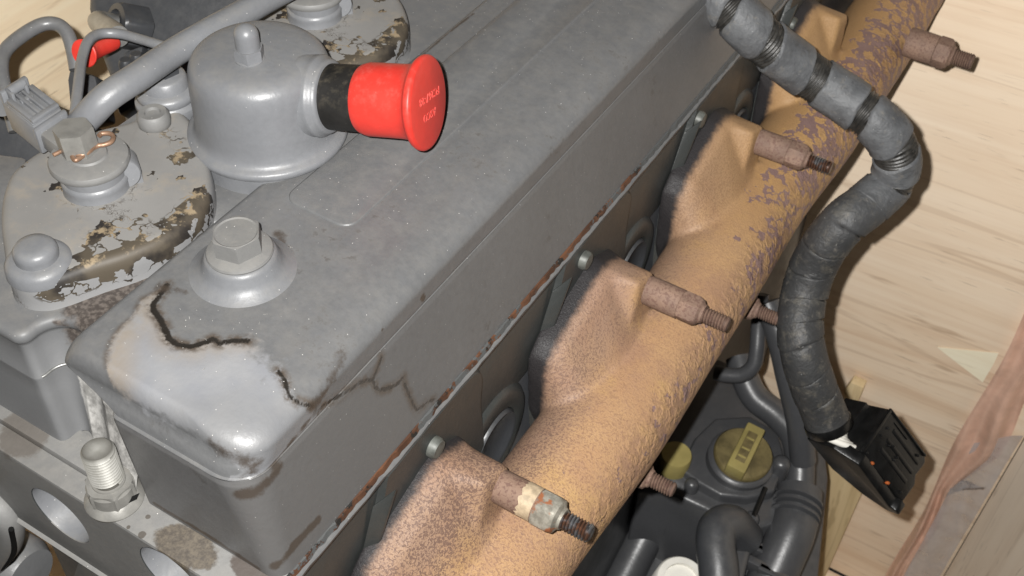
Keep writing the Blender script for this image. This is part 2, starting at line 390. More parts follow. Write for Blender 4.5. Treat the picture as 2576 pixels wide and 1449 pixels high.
def simple(name, c, rough=.5, metal=0, noise=.12, scale=90, spec=.5, bump=.1, dust=0, dustc=(.30, .27, .22), **kw):
    g = G(name); k = g.noise(scale, 5, .6); cc = g.mix(g.step(k, .3, .7), A(c) * (1 - noise), A(c) * (1 + noise))
    if dust:
        cc = g.mix(g.mul(g.mul(g.step(g.noise(260, 4, .7), .45, .75), g.step(g.nz(), -.2, .9)), dust), cc, dustc)
        cc = g.mix(g.mul(g.specks(480, .09, .45), min(1, dust * 1.6)), cc, (.45, .42, .37))
    return g.out(cc, g.math('ADD', rough - .08, g.mul(k, .16)), metal, g.bump(g.noise(scale * 5, 3), bump, .0004), spec, **kw)
M['red'] = simple('red_plastic', (.62, .042, .030), .42, noise=.10, scale=70, spec=.35, bump=.05, dust=.10, dustc=(.75, .42, .36))
M['red_text'] = simple('worn_red_lettering', (.66, .085, .070), .5, noise=.05)
M['rubber'] = simple('black_rubber', (.014, .013, .012), .62, noise=.3, spec=.3, bump=.2, dust=.36, dustc=(.115, .098, .068))
M['steel'] = simple('bright_steel', (.34, .34, .33), .42, .75, noise=.15, scale=160, dust=.15)
def zinc_mat():
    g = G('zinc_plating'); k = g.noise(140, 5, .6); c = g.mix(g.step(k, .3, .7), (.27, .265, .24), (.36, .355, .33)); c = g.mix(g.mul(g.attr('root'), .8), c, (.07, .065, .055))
    return g.out(c, g.math('ADD', .46, g.mul(k, .2)), .25, g.bump(g.noise(600, 3), .2, .0004), .5)
M['zinc'] = zinc_mat()
M['copper'] = simple('copper_wire', (.31, .19, .125), .45, .5, noise=.2, scale=200)
M['nut_grey'] = simple('grey_steel_nut', (.215, .21, .195), .42, .2, noise=.15, scale=150, dust=.15)
M['black'] = simple('black_void', (.006, .006, .006), .8, spec=.1)
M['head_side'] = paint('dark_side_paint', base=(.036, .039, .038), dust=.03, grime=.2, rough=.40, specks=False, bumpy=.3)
M['dowel'] = simple('dull_steel', (.10, .105, .095), .5, .2, noise=.3, scale=200)
M['black_plastic'] = simple('black_plastic', (.006, .006, .006), .32, noise=.3, spec=.28, bump=.25, scale=140)
M['yellow'] = simple('aged_yellow_plastic', (.235, .195, .070), .45, noise=.16, scale=40, spec=.4)
M['yellow_dirty'] = simple('dirty_yellow_plastic', (.105, .083, .034), .5, noise=.45, scale=60)
M['white'] = simple('white_plastic', (.70, .68, .62), .5, noise=.05)
M['orange'] = simple('orange_seal', (.30, .07, .012), .5)
def tape_mat():
    g = G('weathered_grey_tape'); k = g.noise(60, 5, .65); X, Y, Z = g.xyz()
    c = g.mix(g.step(k, .32, .7), (.068, .070, .074), (.122, .126, .131))
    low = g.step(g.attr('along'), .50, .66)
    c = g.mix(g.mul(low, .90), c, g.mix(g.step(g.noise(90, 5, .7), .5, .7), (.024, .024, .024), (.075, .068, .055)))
    c = g.mix(g.mul(g.step(g.noise(140, 5, .7), .55, .75), .5), c, (.20, .18, .15))
    c = g.mix(g.mul(g.specks(420, .08, .6), .8), c, (.5, .5, .48))
    c = g.mix(g.mul(g.step(g.noise(210, 4, .6), .58, .7), .4), c, (.035, .035, .036))
    return g.out(c, g.math('ADD', .46, g.mul(k, .2)), 0, g.bump(g.math('ADD', g.math('MULTIPLY', k, 1.5), g.math('ADD', g.noise(320, 4), g.noise(120, 4, .6, dist=1.5))), .45, .0011), .45)
M['tape'] = tape_mat()
M['conduit'] = simple('dirty_black_conduit', (.026, .025, .023), .42, noise=.5, scale=180, spec=.5, bump=.4, dust=.25, dustc=(.12, .105, .085))
def wood_mat(name, axis, c0, c1, c2, seed=0.0):
    g = G(name); s = [26, 26, 26]; s[axis] = 1.5; s2 = [130, 130, 130]; s2[axis] = 5; s3 = [60, 60, 60]; s3[axis] = 9
    off = g.n.new('ShaderNodeMapping'); g.put(off.inputs['Vector'], g.P); off.inputs['Location'].default_value = (seed, seed * 2, seed * 3)
    off.inputs['Rotation'].default_value = (0, .035, 0); P = off.outputs[0]
    a = g.noise(1.0, 5, .62, vec=g.scale(*s, vec=P), dist=1.0); b = g.noise(1.0, 4, .6, vec=g.scale(*s2, vec=P)); k = g.noise(1.0, 3, .6, vec=g.scale(*s3, vec=P))
    c = g.mix(g.step(a, .30, .62), c0, c1); c = g.mix(g.mul(g.step(a, .56, .72), .6), c, c2)
    c = g.mix(g.mul(g.step(b, .45, .75), .30), c, c2); c = g.mix(g.mul(g.step(k, .60, .70), .65), c, A(c2) * .72)
    s4 = [420, 420, 420]; s4[axis] = 30; dash = g.noise(1.0, 2, .5, vec=g.scale(*s4, vec=P)); c = g.mix(g.mul(g.mul(g.step(dash, .62, .70), g.step(g.noise(9, 3), .45, .6)), .5), c, A(c2) * .5)
    s5 = [14, 14, 14]; s5[axis] = .7; ln = g.math('ABSOLUTE', g.math('SUBTRACT', g.noise(1.0, 3, .5, vec=g.scale(*s5, vec=P)), .5)); c = g.mix(g.mul(g.step(ln, .012, .002), .38), c, A(c2) * .8)
    c = g.mix(g.mul(g.step(g.noise(4, 3), .45, .7), .35), c, A(c0) * 1.05)
    return g.out(c, .55, 0, g.bump(b, .12, .0008), .3)
M['ply'] = wood_mat('pine_plywood', 0, (.87, .725, .560), (.81, .645, .475), (.63, .435, .285))
M['ply_side'] = wood_mat('pine_plywood_side', 1, (.86, .74, .54), (.82, .67, .47), (.68, .50, .32), 3.1)
M['ply_right'] = wood_mat('pine_plywood_right', 2, (.80, .71, .59), (.74, .64, .52), (.60, .49, .38), 5.7)
M['batten'] = wood_mat('pine_batten', 2, (.66, .52, .31), (.56, .43, .24), (.40, .28, .14), 1.7)
M['veneer'] = wood_mat('pale_veneer', 0, (.92, .86, .68), (.88, .80, .60), (.78, .66, .46), 2.2)
def film(name, c, alpha, rough):
    g = G(name); k = g.noise(40, 4); al = g.step(k, .2, .8, alpha - .12, alpha + .12)
    return g.out(g.mix(k, A(c) * .8, A(c) * 1.2), rough, 0, g.bump(g.noise(1.0, 4, vec=g.scale(20, 20, 9)), .6, .006), .6, Alpha=al)
M['tapefilm'] = film('brown_packing_tape', (.70, .45, .34), .86, .28)
M['plastic'] = film('clear_plastic_film', (.80, .78, .80), .60, .22)
# ================================================================== ENGINE
engine = thing('engine', 'grey painted diesel engine with rusty exhaust manifold standing in a plywood crate', 'engine', (-.22, .45, -.95))

# ---- valve cover: rounded lid over a straight skirt, one casting
def upath(xL, xR, yF, rL, rR, yB=.98):
    tb = np.r_[np.linspace(0, .52, 420), np.linspace(.54, 1, 12)]
    P = [(xL, yF + rL + (yB - yF - rL) * t) for t in tb[::-1]]
    P += [(xL + rL - rL * math.sin(a), yF + rL - rL * math.cos(a)) for a in np.linspace(math.pi / 2, 0, 10)[1:-1]]
    P += [(x, yF) for x in np.linspace(xL + rL, xR - rR, 130)]
    P += [(xR - rR + rR * math.sin(a), yF + rR - rR * math.cos(a)) for a in np.linspace(0, math.pi / 2, 12)[1:-1]]
    P += [(xR, yF + rR + (yB - yF - rR) * t) for t in tb]
    return np.array(P)
xL, xR, yF = -.2655, -.1772, .1447
rows = []
def ring(il, if_, ir, z, rl, rr):
    p = upath(xL + il, xR - ir, yF + if_, max(rl, .0004), max(rr, .0004)); rows.append(np.c_[p, np.full(len(p), z)])
for z in np.linspace(-.0617, -.0200, 40):
    t = (z + .0617) / .0417; o = .0106 - .0103 * t
    ring(.0338 - .0070 * t, -.0020 + .0016 * t, -o, z, .004, .007 + .0065 * t)
for of, ir, z in ((.0003, .0003, -.0192), (.0003, .0003, -.0186), (-.0002, .0013, -.0183), (-.0003, .0014, -.0179), (-.0001, .0004, -.0176), (.0009, .0003, -.0173)): ring(.0268, of, ir, z, .004, .0135)
for il, of, z in ((.0255, .0011, -.0166), (.0222, .0016, -.0150), (.0150, .0027, -.0132), (.0070, .0038, -.0116), (.0026, .0041, -.0104), (.0014, .0044, -.0097)): ring(il, of, .0003, z, .004, .0135)
wl, wf, wr = .0055, .0046, .0200
for a in np.linspace(0, 90, 17)[1:]:
    ca, sa = math.cos(math.radians(a)), math.sin(math.radians(a))
    ring(.0014 + wl * (1 - ca), .0044 + wf * (1 - ca), .0003 + wr * (1 - ca), -.0097 + .0087 * sa, .004 + .006 * sa, .0130 + .004 * sa)
wl += .0014; wf += .0044; wr += .0003
half = ((xR - wr) - (xL + wl)) / 2 - .0006
for m in np.linspace(0, 1, 28)[1:]:
    ring(wl + half * m, wf + half * m, wr + half * m, -.0010 + .0010 * min(1, m * 2.5), .010 * (1 - m), .0195 * (1 - m))
mb = MB(); mb.grid(rows); n = len(rows[0]); base = (len(rows) - 1) * n
for j in range(n // 2 - 1): mb.f.append((base + j, base + j + 1, base + n - 2 - j, base + n - 1 - j))
V = np.array(mb.v)
from mathutils.bvhtree import BVHTree
lidtree = BVHTree.FromPolygons(mb.v, mb.f)
def on_lid(u, v):                                   # the mark's place on the cover surface itself
    hit = lidtree.ray_cast(Vector(CAM), Vector(nrm(ray(u, v))))[0]
    return A(hit) if hit is not None else Zp(u, v, -.002)
crackA = [on_lid(u, v) for u, v in ((420, 716), (413, 727), (399, 747), (386, 765), (387, 782), (403, 803), (413, 824), (424, 851), (444, 867), (483, 872), (510, 864), (535, 852), (552, 864), (583, 857), (625, 857))]
crackB = [on_lid(u, v) for u, v in ((700, 935), (715, 953), (722, 977), (729, 998), (743, 1005), (753, 1015), (777, 1020), (788, 1024))]
crackC = [on_lid(u, v) for u, v in ((800, 1036), (819, 1015), (847, 1001), (881, 980), (906, 963), (927, 956), (937, 957), (942, 973), (954, 982), (979, 977), (1000, 966), (1016, 949))]
crackD = [on_lid(u, v) for u, v in ((937, 957), (946, 935), (955, 915), (960, 898))]
crackE = [on_lid(u, v) for u, v in ((1016, 965), (1030, 995), (1040, 1020), (1050, 1032), (1075, 1012), (1092, 1005))]
rimL = [on_lid(u, v) for u, v in ((418, 716), (390, 735), (354, 752), (333, 796), (302, 824), (278, 858), (267, 897), (270, 935), (284, 968))]
cr = np.full(len(V), 99.0); cw = np.zeros(len(V))
for P, wdt in ((crackA, .95), (crackB, .55), (crackC, .60), (crackD, .50), (crackE, .45), (rimL, -.9)):
    d = polydist(V, P) * 1000; k = d - wdt < cr - cw; cw[k] = wdt; cr[k] = d[k]
gas = [on_lid(u, v) for u, v in ((625, 857), (650, 885), (680, 915), (700, 935))]
topP = [p[:2] for p in rimL] + [A([rimL[-1][0], .10]), A([-.10, .10]), A([-.10, .1535])] + [p[:2] for p in (crackB[::-1] + gas[::-1][1:-1] + crackA[::-1])]
sgn = np.where(inside(V[:, :2], np.array(topP)), 1, -1)
bd = np.minimum.reduce([polydist(V, crackA), polydist(V, crackB) * .30, polydist(V, rimL), polydist(V, gas) * .13, polydist(V, [crackB[-1], A([-.172, crackB[-1][1] - .001, -.016])]) * .3, polydist(V, [rimL[-1], A([rimL[-1][0], .1448, -.012])])]) * 1000 * sgn
sideP = [p[1:] for p in crackC] + [p[1:] for p in crackE] + [A([.215, -.065]), A([.05, -.065]), A([.05, -.015])]
sg2 = np.where(inside(V[:, 1:], np.array(sideP)), 1, -1); bd2 = np.minimum(np.minimum(polydist(V, crackC), polydist(V, crackE)), polydist(V, [crackE[-1], A([-.170, crackE[-1][1] - .004, -.062])])) * 1000 * sg2 * .5
fm = V[:, 1] < .1520; bd[fm] = np.minimum(bd, (V[:, 1] - .1492) * 1000)[fm]
warm = np.minimum(polydist(V, rimL), polydist(V, crackA) + .004) * 1000; warm[V[:, 2] < -.0165] = 30
low = V[:, 2] < -.0165; bd[low] = np.minimum(bd2, 1.0)[low]; bd[low & (V[:, 1] < .150) & (V[:, 0] < -.186)] = -9
st = np.zeros(len(V))
def spot(P, rad, amt):
    global st
    d = polydist(V, P if len(P) > 1 else [P[0], P[0] + A([1e-5, 0, 0])]); st = np.maximum(st, amt * np.clip(1 - d / rad, 0, 1))
spot([on_lid(535, 1115), on_lid(590, 1150), on_lid(640, 1170)], .0075, .72)
spot([on_lid(600, 1205), on_lid(690, 1165), on_lid(790, 1040)], .0030, .75)
spot([on_lid(600, 1245), on_lid(650, 1235), on_lid(700, 1175)], .0052, .85)
spot([on_lid(860, 900), on_lid(820, 985), on_lid(790, 1020)], .0070, .75)
spot([on_lid(925, 430), on_lid(960, 400), on_lid(1030, 375)], .0105, .74); spot([on_lid(880, 520), on_lid(940, 470)], .006, .62); spot([on_lid(700, 590), on_lid(725, 640)], .005, .75)
spot([on_lid(1062, 745), on_lid(1066, 752)], .0022, 1.3); spot([on_lid(962, 830)], .0014, 1.1)
spot([on_lid(1055, 146), on_lid(1125, 85), on_lid(1190, 35)], .0022, .8)
spot([on_lid(800, 1310), on_lid(740, 1370), on_lid(690, 1425)], .0036, 1.1); spot([on_lid(390, 1268), on_lid(520, 1345), on_lid(650, 1430)], .0026, .95); spot([on_lid(400, 720), on_lid(460, 735)], .006, .7)
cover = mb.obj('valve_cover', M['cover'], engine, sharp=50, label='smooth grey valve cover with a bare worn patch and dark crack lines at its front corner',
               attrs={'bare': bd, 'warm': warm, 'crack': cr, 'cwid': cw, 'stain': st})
# lint and dust fibres lying on the lid
mb = MB(); lr = random.Random(5)
for _ in range(60):
    x, y = lr.uniform(-.252, -.203), .158 + .30 * lr.random() ** 1.3; a = lr.uniform(0, 6.28); L = lr.uniform(.0003, .0010); wd = lr.uniform(.00004, .00008); b = a + lr.uniform(-.6, .6)
    p0 = A([x, y]); p1 = p0 + A([math.cos(a), math.sin(a)]) * L; p2 = p1 + A([math.cos(b), math.sin(b)]) * L * .7; rws = []
    for p, h in ((p0, .0006), (p1, .0009), (p2, .0006)):
        q = A([-math.sin(a), math.cos(a)]) * wd; rws.append([(p[0] + q[0], p[1] + q[1], h), (p[0] - q[0], p[1] - q[1], h)])
    mb.grid(rws)
lint = mb.obj('lint', simple('grey_lint', (.36, .35, .33), .8), cover); lint['kind'] = 'stuff'
# shallow raised panel on the lid
def rrect(x0, x1, y0, y1, r, n=6):
    P = []
    for cx, cy, a0 in ((x1 - r, y1 - r, 0), (x0 + r, y1 - r, 90), (x0 + r, y0 + r, 180), (x1 - r, y0 + r, 270)):
        P += [(cx + r * math.cos(math.radians(a0 + 90 * k / n)), cy + r * math.sin(math.radians(a0 + 90 * k / n))) for k in range(n + 1)]
    return P
mb = MB(); rows = []
for i, z in ((0, -.0008), (.0002, .0004), (.0009, .0007)):
    rows.append([(x, y, z) for x, y in rrect(-.2470 + i, -.2135 - i, .2515 + i, .62, .0065 - i)])
mb.grid(rows, True); mb.obj('name_panel', M['paint'], cover, sharp=60)
# flange bolt with conical boss on the lid
bc = Zp(612, 678, 0.0)
mb = MB(); mb.lathe(bc, (0, 0, 1), [(.0215, -.0012), (.0195, .0002), (.0165, .0016), (.0145, .0042), (.0136, .0072), (.0128, .0086), (.0118, .0090), (0.0001, .0090)], 64)
mb.obj('bolt_boss', M['paint_clean'], cover, sharp=60)
tilt = nrm((-.03, -.02, 1))
mb = MB(); mb.lathe(bc + A([0, 0, .0090]), tilt, [(.0122, .0), (.0124, .0006), (.0120, .0014), (.0095, .0026), (.0001, .0026)], 56)
mb.obj('washer', M['paint_dusty'], cover, sharp=35)
mb = MB(); mb.lathe(bc + A([0, 0, .0112]), tilt, [(.0098, 0), (.0098, .0066), (.0092, .0076), (.0080, .0078), (.0074, .0074), (.0001, .0074)], 60, hint=(.35, 1, 0), af=.0164)
mb.obj('flange_bolt', M['paint_dusty'], cover, sharp=28)

# ---- gasket line
mb = MB(); rr_ = random.Random(3)
ys_ = np.linspace(.1480, .98, 340); rows = []
for y in ys_:
    j = rr_.uniform(-.0004, .0005); rows.append([(-.176, y, -.0616), (-.1660 + j, y, -.0618), (-.1652 + j, y, -.0642), (-.176, y, -.0645)])
mb.grid(rows, True); mb.obj('cover_gasket', M['gasket'], engine, sharp=40, label='thin rusty gasket line between the valve cover and the cylinder head')

# ---- cylinder head: block with front face, ledge, port pads
PORT = [.2460, .3868, .5315, .6760]
mb = MB(); mb.box((-.2560, .555, -.0913), (.0890, 0, 0), (0, .425, 0), (0, 0, .0291))
hb = mb.obj('cylinder_head', M['head'], engine, bevel=.0012, label='grey cylinder head with a front ledge, two oval holes and a rust line along its top')
cut = MB()
for (u, v) in ((151, 1298), (430, 1449)):
    c = Yp(u, v, .130); cut.lathe(c - A([0, .01, 0]), (0, 1, 0), [(.0150, 0), (.0150, .028), (.0001, .030)], 48)
co = cut.obj('hole_cutter', M['paint_clean'], None, sharp=40)
bpy.context.view_layer.objects.active = hb
md = hb.modifiers.new('holes', 'BOOLEAN'); md.object = co; md.operation = 'DIFFERENCE'; md.solver = 'EXACT'
dg = bpy.context.evaluated_depsgraph_get(); nm = bpy.data.meshes.new_from_object(hb.evaluated_get(dg)); hb.modifiers.clear(); hb.data = nm; nm.name = 'cylinder_head'
nm.set_sharp_from_angle(angle=math.radians(30)); bpy.data.objects.remove(co)
for (u, v) in ((151, 1298), (430, 1449)):
    c = Yp(u, v, .130); mb = MB(); mb.lathe(c - A([0, -.0004, 0]), (0, 1, 0), [(.0148, .0), (.0146, .0012), (.0146, .0172), (.0120, .0178)], 48, caps=False); ho = mb.obj('lit_hole_liner', M['paint_clean'], hb, sharp=40)  # added lining: brighter paint gives the holes their lit inside
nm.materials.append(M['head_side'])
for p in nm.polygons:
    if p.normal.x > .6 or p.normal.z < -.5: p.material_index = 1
# raised outer strip and dirty inner ledge at the left
mb = MB(); mb.box((-.299, .1455, -.0605), (.0455, 0, 0), (0, .0066, 0), (0, 0, .0022)); mb.obj('inner_ledge', M['head'], hb, bevel=.0008)
# ledge under the gasket on the manifold side
mb = MB(); rows = []
for y in np.linspace(.1302, .98, 170):
    j = rr_.uniform(-.0003, .0003); rows.append([(-.172, y, -.0644), (-.1644 + j, y, -.0644), (-.1639 + j, y, -.0649), (-.1641 + j, y, -.0662), (-.1650, y, -.0690), (-.1668, y, -.0720), (-.172, y, -.0775)])
mb.grid(rows, True); mb.obj('gasket_ledge', M['paint'], hb, sharp=28)
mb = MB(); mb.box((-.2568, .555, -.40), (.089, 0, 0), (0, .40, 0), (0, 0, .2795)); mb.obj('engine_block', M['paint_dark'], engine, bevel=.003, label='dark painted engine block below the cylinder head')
pad = [(-.043, -.0665), (-.0475, -.080), (-.056, -.098), (-.0625, -.1135), (-.0635, -.1345), (-.058, -.175), (-.04, -.205), (.005, -.205), (.024, -.175), (.030, -.135), (.026, -.095), (.020, -.0665)]
for i, y0 in enumerate(PORT):
    rows = []
    pc = catmull([A([0, a, b]) for a, b in pad + pad[:1]], 5)[:-1]; ce = pc.mean(0)
    for x, k in ((-.170, 1.02), (-.1655, 1.0), (-.1640, .982)):
        rows.append([(x, y0 + ce[1] + (p[1] - ce[1]) * k, min(-.0665, ce[2] + (p[2] - ce[2]) * k)) for p in pc])
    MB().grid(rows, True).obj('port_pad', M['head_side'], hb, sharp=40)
for y0 in (.286, .4285, .573):
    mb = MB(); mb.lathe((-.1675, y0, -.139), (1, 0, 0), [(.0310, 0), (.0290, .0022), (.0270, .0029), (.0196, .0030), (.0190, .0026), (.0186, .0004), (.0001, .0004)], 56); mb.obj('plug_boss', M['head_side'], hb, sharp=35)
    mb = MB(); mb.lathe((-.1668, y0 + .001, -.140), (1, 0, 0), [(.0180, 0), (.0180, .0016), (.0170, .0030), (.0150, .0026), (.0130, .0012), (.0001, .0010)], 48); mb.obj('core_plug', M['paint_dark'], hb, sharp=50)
for u, v in ((1093, 1128), (1472, 655), (1762, 300), (1995, 60)):
    c = Xp(u, v, -.162); mb = MB(); mb.lathe(c + A([-.006, .0015, -.0015]), (1, 0, 0), [(.0048, 0), (.0048, .0062), (.0040, .0076), (.0001, .0078)], 24); mb.obj('dowel', M['dowel'], hb, sharp=40)
for i, y0 in enumerate(PORT):          # webs from ledge to port
    MB().prism([(-.1655, y0 - .052, -.0775), (-.1600, y0 - .044, -.0720), (-.1625, y0 - .058, -.108), (-.1668, y0 - .062, -.108)], (0, .0022, .0)).obj('rib', M['head_side'], hb, bevel=.0008)

# ---- rocker housing left of the lid, with a bolt channel in its front wall
path = []; cxc, cyc, rc = -.2738, .1552, .0118
fr = .0034; wy = .1500
path = [(-.345, wy), (cxc - rc - fr - .0005, wy)]
path += [(cxc - rc - fr + fr * math.sin(a), wy + fr - fr * math.cos(a)) for a in np.linspace(0, math.pi / 2, 9)]
path += [(cxc - rc * math.cos(a), cyc + rc * math.sin(a)) for a in np.linspace(0, math.pi * .70, 22)[1:]]
path += [(-.2620, .1612), (-.2585, .1590), (-.2520, .1580), (-.2360, .1580)]
path = resample(A([(a, b, 0) for a, b in path]), .0005)[0][:, :2]
path = np.array(path); tg = np.gradient(path, axis=0); nn = np.c_[-tg[:, 1], tg[:, 0]]; nn /= np.linalg.norm(nn, axis=1)[:, None]
for _ in range(3): nn[1:-1] = (nn[:-2] + nn[1:-1] + nn[2:]) / 3
rows = []; pxs = []
for off, z in ((.0, -.0588), (.0, -.052), (.0, -.046), (.0, -.038), (.0, -.0322), (-.0004, -.0312), (-.0004, -.0306), (.0, -.0298), (.0, -.022), (.0, -.0172), (-.0005, -.0158), (-.0013, -.0148), (-.0018, -.0134), (-.0015, -.0117), (-.0006, -.0105), (.0008, -.0100)):
    p = path + nn * off; p[:, 1] -= (.0065 + .0095 * np.clip((path[:, 0] - (cxc - rc)) / .008, 0, 1)) * max(0, (-z - .018) / .042); p[:, 0] += .0134 * max(0, (-z - .0165) / .0445) * np.clip((path[:, 0] - (cxc - rc - .010)) / .008, 0, 1); p[:, 0] = np.minimum(p[:, 0], -.2345); pxs += list(path[:, 0]); rows.append(np.c_[p, np.full(len(p), z)])
last = rows[-1]
for t in np.r_[np.linspace(0, .16, 60)[1:], np.linspace(.18, 1, 30)]:
    q = last.copy(); q[:, 1] = last[:, 1] + (.95 - last[:, 1]) * t; rows.append(q)
mb = MB(); mb.grid(rows); V = np.array(mb.v); st = np.zeros(len(V))
spot([Zp(u, v, -.01) for u, v in ((490, 610), (400, 690), (330, 745), (260, 790))], .0165, 1.6)
spot([Zp(u, v, -.01) for u, v in ((330, 690), (250, 735), (200, 770))], .010, 1.2)
spot([Zp(u, v, -.01) for u, v in ((560, 560), (510, 600))], .008, .85); spot([Zp(140, 810, -.012), Zp(190, 815, -.014)], .003, .9)
spot([A([-.278, .1655, -.019]), A([-.272, .1655, -.022]), A([-.266, .1640, -.026])], .0070, 1.1)
px0 = np.full(len(V), -1.0); px0[:len(pxs)] = pxs; du = np.clip((px0 - (cxc - .0085)) / .004, 0, 1) * (px0 > -.9) * np.clip((-.019 - V[:, 2]) / .006, 0, 1) * .95
rh = mb.obj('rocker_housing', M['deck'], engine, sharp=50, attrs={'stain': st, 'dusty': du}, label='grey rocker housing top with brown oily stains and a bolt channel in its front')
k_ = [i for i in range(len(path)) if cxc - rc - .001 < path[i][0] < cxc + rc * .8 and path[i][1] > wy + .002]
MB().tube(A([(path[i][0] + .0134 * .014 / .0445 - nn[i][0] * .0003, path[i][1] - (.0065 + .0095 * min(1, max(0, (path[i][0] - (cxc - rc)) / .008))) * .0125 / .042 - nn[i][1] * .0003, -.0305) for i in k_]), .0006, 10).obj('seam_highlight', M['steel'], rh, sharp=60)  # bright bead added along the seam to stand for its highlight
c = Zp(545, 500, -.008); mb = MB(); mb.lathe(c + A([0, 0, -.004]), (0, 0, 1), [(.0150, 0), (.0142, .0034), (.0125, .0044), (.0001, .0046)], 48); mb.obj('round_pad', M['paint'], engine, sharp=60)

# ---- stud with flange nut on the front ledge
sx, sy = -.2415, .1378
mb = MB(); mb.lathe((sx, sy, -.0622), (0, 0, 1), [(.0108, 0), (.0110, .0008), (.0104, .0020), (.0086, .0036), (.0086, .0092), (.0078, .0104), (.0062, .0106), (.0060, .0118), (.0001, .0118)], 60, hint=(1, .2, 0))
hx = MB(); hx.lathe((sx, sy, -.0600), (0, 0, 1), [(.0092, 0), (.0092, .0078), (.0084, .0088), (.0001, .0089)], 60, hint=(.9, .45, 0), af=.0158)
nut = mb.obj('flange_nut', M['nut_grey'], hb, sharp=30, label='bare flange nut on the front ledge with a black paint mark')
hx.obj('nut_hex', M['nut_grey'], hb, sharp=25)
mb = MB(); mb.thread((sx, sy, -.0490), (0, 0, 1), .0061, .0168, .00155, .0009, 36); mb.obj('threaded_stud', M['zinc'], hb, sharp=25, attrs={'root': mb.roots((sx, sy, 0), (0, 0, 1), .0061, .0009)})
P = [Zp(u, v, -.0592) for u, v in ((297, 1262), (312, 1266), (330, 1262), (352, 1252))]
mb = MB(); mb.grid([[tuple(p + A([0, .0004, .0026])), tuple(p + A([.0003, -.0016, .0012]))] for p in catmull(P, 4)]); mb.obj('paint_mark', M['black'], hb)

# ---- parts under the front ledge at the lower left
mb = MB(); rows = []
for x in (-.345, -.17): rows.append([(x, .1285, -.1190), (x, .1300, -.1178), (x, .150, -.1178), (x, .150, -.1240), (x, .1300, -.1225)])
mb.grid(rows, True); mb.obj('head_lip', M['paint_dusty'], hb, sharp=40)
c = Yp(90, 1449, .135); mb = MB(); mb.lathe(c + A([-.05, 0, -.012]), (1, .05, 0), [(.016, 0), (.017, .01), (.017, .034), (.014, .040), (.0001, .041)], 40); mb.obj('coolant_stub', M['paint'], engine, sharp=40)
P = [Yp(u, v, .128) for u, v in ((-40, 1240), (15, 1300), (22, 1360), (-20, 1420))]
MB().tube(catmull(P, 8), .0062, 20).obj('front_hose', M['paint_dusty'], engine)
MB().tube(catmull([p + A([.0065, -.003, .0]) for p in P[1:3]] + [Yp(4, 1430, .126)], 8), .0012, 8).obj('seal_wire', M['black'], engine)
mb = MB(); mb.prism([Yp(u, v, .140) for u, v in ((190, 1340), (205, 1375), (178, 1460), (260, 1560), (520, 1560), (330, 1440))], (0, .03, 0)); mb.obj('front_bracket', M['paint_dusty'], engine, bevel=.002)
# ================================================================== EXHAUST MANIFOLD (one casting, fused and softened)
def fuse(mb, name, mat, parent, voxel, it, label=None, fac=.5):
    o = mb.obj(name, mat, None, sharp=180)
    r = o.modifiers.new('fuse', 'REMESH'); r.mode = 'VOXEL'; r.voxel_size = voxel; r.use_smooth_shade = True
    s = o.modifiers.new('soften', 'SMOOTH'); s.factor = fac; s.iterations = it
    dg = bpy.context.evaluated_depsgraph_get(); me = bpy.data.meshes.new_from_object(o.evaluated_get(dg)); o.modifiers.clear()
    o.data = me; me.name = name
    for p in me.polygons: p.use_smooth = True
    o.parent = parent; o.matrix_parent_inverse = WORLD[parent.name].inverted()
    if label: o['label'] = label
    return o
px_, pz_, pr_ = -.1296, -.1525, .0290
mb = MB()
yy = np.linspace(.05, .845, 60)
mb.tube([A([px_ + .0015 * math.sin(y * 21), y, pz_]) for y in yy], [pr_ + .0007 * math.sin(y * 43) - .0016 * max(0, (y - .5)) for y in yy], 48)
